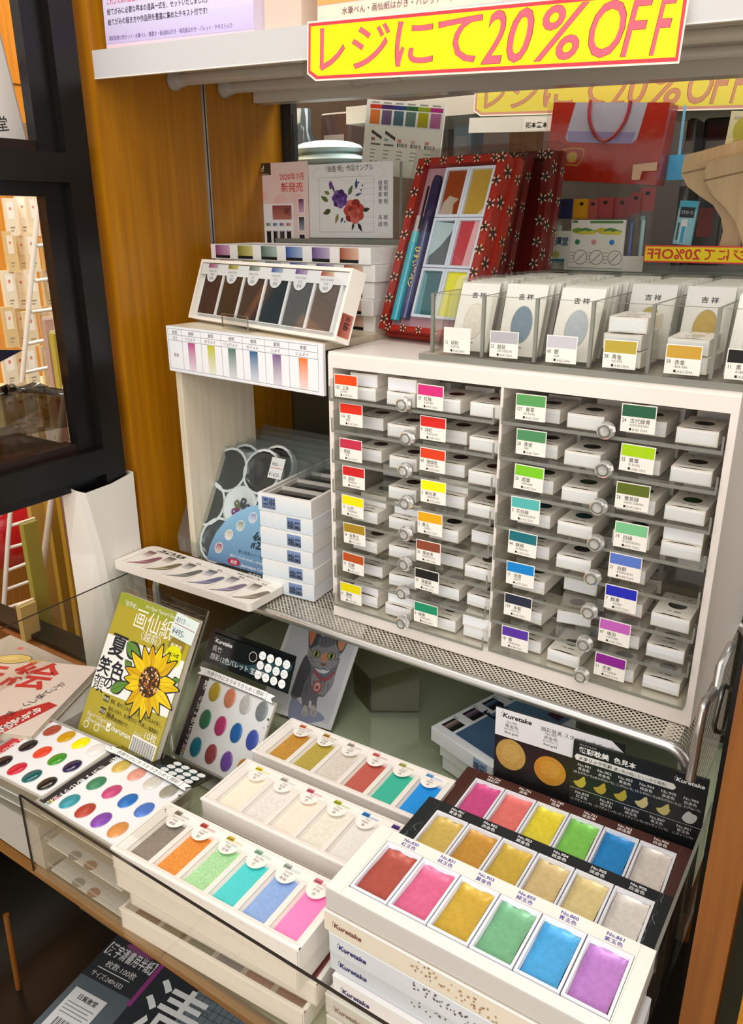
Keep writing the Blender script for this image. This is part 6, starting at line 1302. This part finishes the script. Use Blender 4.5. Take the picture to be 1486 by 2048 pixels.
# red bag
def bag(b, w, h):
    b.rect(0, 0, w, h, '#b02818', 1, GLOSS); b.poly([(.18*w, .50*h), (.74*w, .50*h), (.78*w, .56*h), (.82*w, h), (.20*w, h), (.15*w, .56*h)], '#b8b4c8', 2, GLOSS); b.poly([(.18*w, .50*h), (.74*w, .50*h), (.76*w, .64*h), (.16*w, .64*h)], '#988cc0', 3, GLOSS)
    b.blob([(.12*w, .38*h), (.24*w, .43*h), (.34*w, .40*h), (.31*w, .22*h), (.24*w, .20*h), (.16*w, .22*h)], '#c8a040', 2, mat=PEARL); b.blob([(.13*w, .37*h), (.24*w, .415*h), (.33*w, .39*h), (.305*w, .235*h), (.24*w, .215*h), (.165*w, .235*h)], '#b02818', 3, mat=GLOSS); b.blob([(.19*w, .34*h), (.24*w, .38*h), (.28*w, .34*h), (.27*w, .25*h), (.21*w, .25*h)], '#c8a040', 4, mat=PEARL)
t, w, h = upright('paper_bag', 'red glossy gift bag with a lavender panel and rope handle behind the glass', 'bag', (1118, 205), (1352, 205), (1088, 359), YG+.05, bag, .04, None, '#a02014', GLOSS)
b = MB(); b.tube([(.34*w+.34*w*(1-math.cos(k*math.pi/12))/2, h*1.02-h*.50*math.sin(k*math.pi/12), .004+.003*math.sin(k)) for k in range(13)], .0024, CARD, '#a83038', n=8); b.build('handle', t)
b = MB(); b.box(-.004, -.004, -.044, w+.004, h, .008, FILM); b.build('film', t)
b = MB(); b.M = frame(H((1263, 360), 'Y', YG+.035), (1, 0, 0), (0, 0, 1)); b.prism([(0, 0), (.010, 0), (.012, .010), (.030, .010), (.030, .020), (0, .018)], -.001, .0, CARD, '#e0b898'); tag(b.build('paper_tag'), 'small beige paper corner at the foot of the red bag', 'paper')
# orange wooden post and dark shapes beyond
b = MB(); a, c_ = H((1018, 300), 'Y', YG+.35), H((1072, 300), 'Y', YG+.35); b.box(a.x, YG+.35, .40, c_.x, YG+.38, a.z+.25, WOODO); tag(b.build('wooden_upright'), 'orange wooden upright between the red set and the red bag behind the glass', 'post')
bgs = [((575, 335), (640, 215), .26, '#3c4444', 'grey bottle shape far behind the glass at the left'), ((640, 335), (700, 222), .30, '#4a3c38', 'brown blurred box beside the white chart sheet'), ((845, 305), (900, 200), .30, '#54504a', 'dim grey packet right of the chart sheet'), ((905, 285), (945, 225), .28, '#8aa4b8', 'blue white packet stack right of the chart sheet'), ((1360, 350), (1395, 235), .22, '#34302e', 'dark box right of the red bag'), ((1395, 340), (1475, 232), .24, '#1c1b1c', 'black plastic bag behind the brushes')]
for i, (p0, p1, dy, c_, lb) in enumerate(bgs):
    a, q = H(p0, 'Y', YG+dy), H(p1, 'Y', YG+dy); b = MB(); b.M = T((a.x+q.x)/2, YG+dy, .4005)
    w, h = q.x-a.x, max(.05, q.z-.4005)
    if i == 0: b.lathe([(0, 0), (w*.45, 0), (w*.48, h*.7), (w*.2, h*.85), (w*.2, h), (0, h)], GLOSS, c_)
    else: b.bbox(-w/2, 0, 0, w/2, .05, h, .006, GLOSS, c_); b.M = b.M @ frame((-w/2, -.0003, 0), (1, 0, 0), (0, 0, 1)); b.rect(w*.15, h*.55, w*.8, h*.85, mixc(c_, '#d8d0c8', .35), 1); b.rect(w*.2, h*.2, w*.7, h*.4, mixc(c_, '#a03a2c', .4), 1)
    tag(b.build('background_packet'), lb, 'packet')
# white pillow packs left
for k, (y, lb) in enumerate([(300, 'upper white padded pack behind the glass at the left'), (322, 'lower white padded pack behind the glass at the left')]):
    a, q = H((566, y), 'Y', YG+.06), H((688, y+8), 'Y', YG+.06); w = q.x-a.x
    b = MB(); b.M = T((a.x+q.x)/2+.004*k, YG+.10, a.z); b.dome(0, 0, 0, w*.52, .05, .014, SATIN, '#d4e8e6', n=24); b.dome(0, 0, 0, w*.52, .05, -.010, SATIN, '#c8dcdc', n=24); tag(b.build('padded_pack'), lb, 'pack')
b = MB(); a, q = H((590, 345), 'Y', YG+.10), H((700, 330), 'Y', YG+.10); b.box(a.x, YG+.06, .4005, q.x+.02, YG+.16, a.z-.006, SATIN, '#7c8684'); tag(b.build('grey_carton'), 'grey carton under the white padded packs', 'box')
# pen packets
PKT = [((1092, 402), (1112, 470), '#2c3460', '#c8ccd8', 'navy topped pen packet next to the red sets'), ((1108, 398), (1146, 470), '#243058', '#c8d0d8', 'navy topped packet of two pens'), ((1148, 398), (1180, 480), '#d89a1c', '#a890c8', 'orange topped packet of purple pens'), ((1178, 398), (1196, 470), '#a04840', '#60b098', 'red topped packet with a green capped pen'), ((1196, 395), (1228, 468), '#983c38', '#80c8b8', 'red topped packet with a teal capped pen'), ((1228, 395), (1262, 468), '#90343a', '#d8a0b0', 'red topped packet with a pink capped pen'), ((1262, 385), (1284, 470), '#8c3034', '#3c6cb8', 'red topped packet with a dark blue pen'), ((1282, 375), (1312, 470), '#9a4040', '#a8d0e0', 'tallest red topped packet with a light blue pen')]
for i, (p0, p1, hc, pc, lb) in enumerate(PKT):
    Y = YG+.035+.004*(i % 3)
    a, q = H(p0, 'Y', Y), H((p1[0], p0[1]), 'Y', Y); w = q.x-a.x; zb = .4005; h = a.z-zb; t = thing('pen_packet', lb, 'packet', mat=frame((a.x, Y, zb), (1, 0, 0), (0, 0, 1)), group='pen packets behind the glass')
    b = MB(); b.box(0, h*.72, -.002, w, h, 0, CARD, hc); b.ell(w*.5, h*.93, .003, .0025, '#201818', 1, n=10); b.build('header_card', t)
    b = MB(); b.tube([(w*.45, .004, .003), (w*.45, h*.62, .003)], w*.14, GLOSS, pc, n=10); b.ell(w*.4, h*.64, w*.16, w*.16, mixc(pc, '#104060', .4), 40, n=12); b.build('pen', t)
    b = MB(); b.box(0, 0, -.003, w, h*.74, .008, FILM); b.build('bag', t)
def care(b, w, h):
    b.rect(.02*w, .94*h, .12*w, .99*h, '#5a7a5a', 1); b.rect(.35*w, .93*h, .95*w, .985*h, '#5c8a4c', 1)
    for cx in (.18, .32, .62, .78): b.blob([(cx*w-.012, .78*h), (cx*w-.004, .84*h), (cx*w+.006, .80*h), (cx*w+.012, .76*h), (cx*w, .70*h)], ['#9ab44c', '#7c9c3c', '#c8c040', '#5c8c4c'][int(cx*10) % 4], 1); b.blob([(cx*w-.006, .72*h), (cx*w+.008, .78*h), (cx*w+.010, .70*h)], '#d8d050', 2)
    for i, cx in enumerate((.14, .45, .78)): b.ell(cx*w, .54*h, .0035, .0035, ['#2c8a5c', '#d890a0', '#3c8cd0'][i], 2, n=12)
    for i, cx in enumerate((.22, .52, .86)): b.ell(cx*w, .22*h, .0095, .0095, '#8a8a86', 2, n=24); b.ell(cx*w, .22*h, .0085, .0085, '#eceae4', 3, n=24); b.stroke([(cx*w-.005, .22*h-.005), (cx*w+.005, .22*h+.005)], .0012, '#8a8a86', 4)
    for i in range(4):
        for cx in (.02, .34, .64): b.rect((cx)*w, (.10+i*.07)*h, (cx+.09)*w, (.118+i*.07)*h, '#b0b0aa', 1)
upright('care_card', 'white instruction card with three grey circles in front of the pen packets', 'card', (1180, 440), (1292, 440), (1136, 534), YG+.022, care, .002, None, '#ecebe4')
def wm(b, w, h): b.text('墨運堂', .1*w, .55*h, .3*h, '#3a5a78', 2, bold=.03, sx=.8); b.blob([(.2*w, .2*h), (.4*w, .35*h), (.6*w, .25*h), (.5*w, .1*h)], '#b8c060', 1); b.rect(0, 0, w, .08*h, '#1c7890', 1)
upright('brand_card', 'small white card with blue brush characters left of the instruction card', 'card', (1090, 462), (1138, 462), (1090, 522), YG+.026, wm, .002, None, '#e4e6e0')
def sky(b, w, h): b.rect(0, .8*h, w, h, '#4ab0d0', 1); b.rect(.1*w, .62*h, .9*w, .86*h, '#1c2428', 2); b.text('ぴかり', .5*w, .70*h, .1*h, '#e0e4e4', 3, 'C'); b.rect(.28*w, .05*h, .60*w, .58*h, '#e8ecec', 2); b.rect(.34*w, .05*h, .56*w, .42*h, '#38a8d8', 3); b.rect(.1*w, .1*h, .2*w, .5*h, '#3c4448', 2)
upright('pen_packet', 'sky blue pen packet standing alone left of the wooden brushes', 'packet', (1352, 400), (1388, 402), (1345, 488), YG+.03, sky, .006, None, '#8cc8dc')
b = MB(); a = H((1352, 330), 'Y', YG+.08); b.M = T(a.x, YG+.08, a.z); b.box(-.010, 0, -.018, .013, .02, .012, GLOSS, '#2ca4e0'); b.box(-.0015, .009, .012, .0015, .011, .07, GLOSS, '#78b8d8'); tag(b.build('blue_clip'), 'bright blue hanging clip between the red bag and the brushes', 'clip')
# hake brushes
def brush(pxl, Y, label):
    P = [H(p, 'Y', Y) for p in pxl]; o = P[0]; b = MB(); b.M = frame((o.x, Y, o.z), (1, 0, 0), (0, 0, 1))
    pts = [(p.x-o.x, p.z-o.z) for p in P]
    b.prism(pts[::-1], 0, .012, WOODL); b.M = b.M @ T(0, 0, .0121); dz = P[0].z-P[1].z
    for f in (.52, .60): b.stroke([(.0005, pts[0][1]-(pts[0][1]-pts[-1][1])*f-.012), (.05, -(pts[0][1]-pts[-1][1])*f*1.0-.012+.010)], .0008, '#7c5c34', 1)
    xs_ = [p[0] for p in pts]; top = max(p[1] for p in pts)
    return tag(b.build('wooden_brush'), label, 'brush', 'hake brushes behind the glass')
brush([(1374, 311), (1400, 305), (1490, 280), (1495, 440), (1478, 500), (1440, 500), (1450, 462), (1446, 436), (1430, 410), (1400, 390), (1380, 374), (1368, 352), (1368, 340)], YG+.05, 'left wooden flat brush with a curved handle behind the glass')
brush([(1416, 327), (1440, 320), (1560, 290), (1600, 520), (1496, 520), (1484, 470), (1474, 440), (1452, 412), (1430, 392), (1420, 372), (1414, 352)], YG+.03, 'right wooden flat brush overlapping the first one at the frame edge')
def tagc(b, w, h): b.rect(.1*w, .78*h, .9*w, .86*h, '#b8a8a0', 1); b.ell(.4*w, .5*h, .012, .016, '#b8b048', 1, n=14); b.text('出回り', .15*w, .12*h, .14*h, '#4a4438', 2)
upright('hang_tag', 'cream hang tag above the wooden brushes at the right edge', 'tag', (1440, 222), (1520, 222), (1448, 298), YG+.045, tagc, .002, None, '#d8d0a8')
# reversed sign strip
Ym = YG-.012
a, c_, d = H((1284, 490), 'Y', Ym), H((1520, 487), 'Y', Ym), H((1286, 524), 'Y', Ym)
w = c_.x-a.x; h = a.z-d.z
b = MB(); b.M = frame((d.x, Ym, d.z), (1, 0, 0), (0, 0, 1)); b.box(0, 0, -.001, w, h, 0, CARD, '#d83c30'); b.rect(.0015, .0018, w, h-.0018, '#f4d828', 1)
def rev(s_, x0, x1):
    vs, fs, bb = glyphs(s_, .02, 0, 2); kx = (x1-x0)/(bb[2]-bb[0]); ky = h*.62/(bb[3]-bb[1])
    b.add([(x1-(p[0]-bb[0])*kx, h*.19+(p[1]-bb[1])*ky, 3*LV) for p in vs], [f[::-1] for f in fs], PAPER, '#d04030')
rev('20%OFF', .004, w*.50); rev('て', w*.53, w*.62); rev('に', w*.65, w*.74); rev('ジ', w*.77, w*.88); rev('レ', w*.90, w*.99)
tag(b.build('sale_sign'), 'small yellow sale strip with mirror reversed lettering above the acrylic tray', 'sign')
# white carton piece above the tray
b = MB(); a, q = H((1130, 540), 'Y', YG+.03), H((1290, 500), 'Y', YG+.03); b.box(a.x, YG+.025, .4005, q.x, YG+.028, a.z+.02, CARD, '#e4e4de'); tag(b.build('white_carton'), 'plain white card edge just above the tray at the back', 'card')
# ================================================================== SHOP SEEN THROUGH THE BLACK FRAME (left)
Xb = -.95
b = MB(); b.box(-1.7, -.3, .0, -.98, 1.6, .012, SATIN, '#cfd8b8'); tag(b.build('counter_top'), 'pale green counter top beyond the black frame', 'counter')
PKC = ['#e8dcc4', '#e2d2b0', '#efe6d6', '#d8bc88', '#e6dac0', '#ddc8a0']; rnd = random.Random(9); n_ = 0
def at_left(p, X): return H(p, 'X', X)
for r_, yy in enumerate((398, 470, 545, 622, 700, 780, 855)):
    for c_, xx in enumerate((2, 24, 46, 78, 98)):
        if c_ >= 3 and r_ < 1: continue
        p = at_left((xx+rnd.uniform(-3, 3)+r_*-1.0, yy+rnd.uniform(-8, 8)), Xb-.03*(c_ % 2)); q = at_left((xx+17, yy), Xb-.03*(c_ % 2)); q2 = at_left((xx, yy+66), Xb-.03*(c_ % 2))
        w = max(.02, abs(q.y-p.y)*1.22); h = abs(p.z-q2.z)*1.12
        t = thing('hanging_packet', 'cream hanging packet beyond the black frame, row %s, %s' % (['one', 'two', 'three', 'four', 'five', 'six', 'seven'][r_], ['far left', 'left', 'middle left', 'right of the rack wire', 'rightmost'][c_]), 'packet', mat=frame((p.x, p.y, p.z-h), (0, 1, 0), (0, 0, 1)) @ RY(rnd.uniform(-12, 12)), group='hanging packets beyond the frame')
        b = MB(); cc = PKC[(r_*3+c_*2) % 6]; b.box(0, 0, 0, w, h, .008, CARD, cc); b.M = T(0, 0, .0081); b.rect(w*.2, h*.45, w*.8, h*.9, mixc(cc, '#ffffff', .45), 1); b.ell(w*.5, h*.72, w*.12, w*.14, '#d88a78', 2, n=10); b.rect(w*.3, h*.2, w*.7, h*.24, '#a08c70', 1); b.rect(w*.3, h*.12, w*.6, h*.15, '#a08c70', 1)
        b.build('body', t)
def wire(pts, X, r, label, rungs, Xr=None):
    t = thing('wire_rack', label, 'rack', (0, 0, 0)); b = MB(); b.tube([at_left(p, X) for p in pts], r, SATIN, '#e8e4de', n=8); b.build('post', t)
    for (p, q) in rungs: b = MB(); b.tube([at_left(p, X), at_left(q, X)], r*.75, SATIN, '#eae6e0', n=8); b.build('rung', t)
wire([(79, 380), (68, 500), (57, 620), (44, 765)], -.80, .0045, 'white wire rack with short rungs beyond the upper frame opening', [((76, 420), (104, 416)), ((74, 492), (106, 488)), ((70, 562), (112, 556)), ((63, 624), (120, 617)), ((56, 688), (92, 680)), ((46, 746), (96, 735))])
wire([(24, 985), (16, 1080), (6, 1235)], -.85, .0045, 'white wire rack standing beyond the lower frame opening', [((20, 1052), (66, 1038)), ((17, 1096), (64, 1083)), ((13, 1142), (60, 1124)), ((10, 1180), (66, 1160)), ((7, 1218), (62, 1200))])
b = MB(); b.tube([at_left((158, 560), -.62), at_left((106, 975), -.62), at_left((70, 1256), -.62)], .0055, SATIN, '#ddd6cc', n=8); tag(b.build('white_pole'), 'long slanting white pole crossing both frame openings', 'pole')
def board(p, wpx, X, c_, label, hb, th=.012):
    a, q = at_left(p, X), at_left((p[0]+wpx, p[1]), X); d = at_left((p[0], hb), X); b = MB()
    zb = d.z if hb < 1200 else -.94
    b.box(X-th, min(a.y, q.y), zb, X, max(a.y, q.y), a.z, CARD, c_); b.box(X-th*.7, min(a.y, q.y), a.z, X-th*.3, max(a.y, q.y), a.z+.004, CARD, mixc(c_, '#ffffff', .4)); tag(b.build('rolled_paper_board'), label, 'board', 'paper boards beyond the frame')
board((100, 395), 34, -.70, '#a8a040', 'tall yellow green board beside the black stile, upper opening', 900)
board((106, 668), 28, -.66, '#c4b84c', 'shorter yellow board in front of the tall green one', 800)
board((90, 640), 16, -.68, '#c8a8a0', 'pink beige strip board left of the yellow board', 960)
board((56, 985), 50, -.72, '#d0a858', 'ochre board at the left of the lower opening', 1290)
board((92, 985), 60, -.68, '#b8963c', 'narrow golden board behind the white pole', 1300)
board((114, 960), 110, -.64, '#c09a34', 'wide golden yellow board beside the paper wrap', 1300)
board((46, 1050), 30, -.60, '#a8a44c', 'short olive green board standing low in the opening', 1290)
board((124, 960), 36, -.60, '#9a7c74', 'mauve brown rolled board in front of the golden one', 1130)
board((40, 1216), 34, -.56, '#c8b070', 'small beige board end at the bottom of the opening', 1300)
a = at_left((18, 1070), -1.05); b = MB(); b.M = T(a.x, a.y, a.z); b.lathe([(0, -.05), (.07, -.05), (.095, .0), (.09, .09), (.05, .12), (0, .12)], GLOSS, '#b81c20', n=20); tag(b.build('red_stool'), 'glossy red round object low beyond the lower frame opening', 'stool')
# clear plastic bag heap on the lower rail
zr = H((110, 925), 'X', XW-.002).z
a = at_left((60, 890), XW-.06); b = MB(); b.M = T(XW-.075, a.y-.01, zr+.012); rnd = random.Random(4)
n, m_ = 26, 8; vs = []
for j in range(m_+1):
    for k in range(n):
        A_ = math.pi/2*j/m_; g = 1+.14*math.sin(3*k*2*math.pi/n+j)+.08*rnd.uniform(-1, 1); vs.append((.036*math.cos(A_)*math.cos(2*math.pi*k/n)*g, .15*math.cos(A_)*math.sin(2*math.pi*k/n)*g, .075*math.sin(A_)*(1+.12*rnd.uniform(-1, 1))))
b.add(vs, [(j*n+k, j*n+(k+1) % n, (j+1)*n+(k+1) % n, (j+1)*n+k) for j in range(m_) for k in range(n)], SMOKE, '#888888', True)
tag(b.build('plastic_bag'), 'crumpled smoky plastic bag lying behind the pane on the lower rail', 'bag')
b = MB(); P = [at_left(p, XW-.09) for p in ((-20, 735), (46, 700), (-20, 700))]; b.add([tuple(p) for p in P]+[(p.x-.003, p.y, p.z) for p in P], [(0, 1, 2), (5, 4, 3), (0, 3, 4, 1), (1, 4, 5, 2), (2, 5, 3, 0)], CARD, '#1e2038'); tag(b.build('folded_card'), 'dark navy card corner poking in at the left edge of the upper opening', 'card')
b = MB(); p, q, d = at_left((140, 815), -.48), at_left((165, 815), -.48), at_left((140, 880), -.48); b.box(-.49, p.y, d.z, -.48, q.y, p.z, CARD, '#e6e0d4'); b.box(-.4801, p.y+.003, d.z, -.4795, p.y+.006, p.z, CARD, '#a8202c'); tag(b.build('notebook'), 'white notebook with a thin red line inside the frame corner', 'notebook')
# top left: white sign panel and block
Xs = -.42; a, q, d = at_left((58, 303), Xs), at_left((-2, 20), Xs), at_left((-130, 290), Xs)
b = MB(); za, zb = a.z, a.z+.30; b.M = T(Xs, a.y, za) @ RX(8) @ T(-Xs, -a.y, -za); b.box(Xs-.008, a.y-.35, za, Xs, a.y, zb, CARD, '#ece4de'); b.box(Xs-.009, a.y-.001, za-.004, Xs+.001, a.y+.001, zb, FROST, '#eee'+'eee'); b.box(Xs-.009, a.y-.35, za-.005, Xs+.001, a.y, za, FROST)
b.M = b.M @ frame((Xs+.0002, a.y, za), (0, 1, 0), (0, 0, 1)); b.text('墨運堂', -.020, .026, .018, '#2a2622', 2, 'R', bold=.0); b.text('絵', -.072, .09, .03, '#a04a5a', 2, bold=.02)
tag(b.build('sign_panel'), 'white acrylic sign panel with brush characters in the top left opening', 'sign')
a = at_left((54, 300), -.46); q = at_left((86, 300), -.46); b = MB(); b.box(-.50, a.y, zr*0+H((110, 304), 'X', XW).z+.013, -.46, q.y, at_left((54, 246), -.46).z, WOODC); tag(b.build('wooden_block'), 'pale wooden block on the upper rail of the black frame', 'block')
b = MB(); b.box(-.55, -.62, H((110, 304), 'X', XW).z-.006, XW-.034, YB-.002, H((110, 304), 'X', XW).z+.0125, LACQ, '#17120f'); tag(b.build('frame_shelf'), 'black shelf behind the upper rail carrying the white sign panel', 'shelf')
b = MB(); b.box(XW-.14, -.7, zr-.02, XW-.034, YB-.07, zr+.0115, LACQ, '#1c1310'); tag(b.build('frame_ledge'), 'black ledge behind the lower rail with the plastic bag on it', 'shelf')
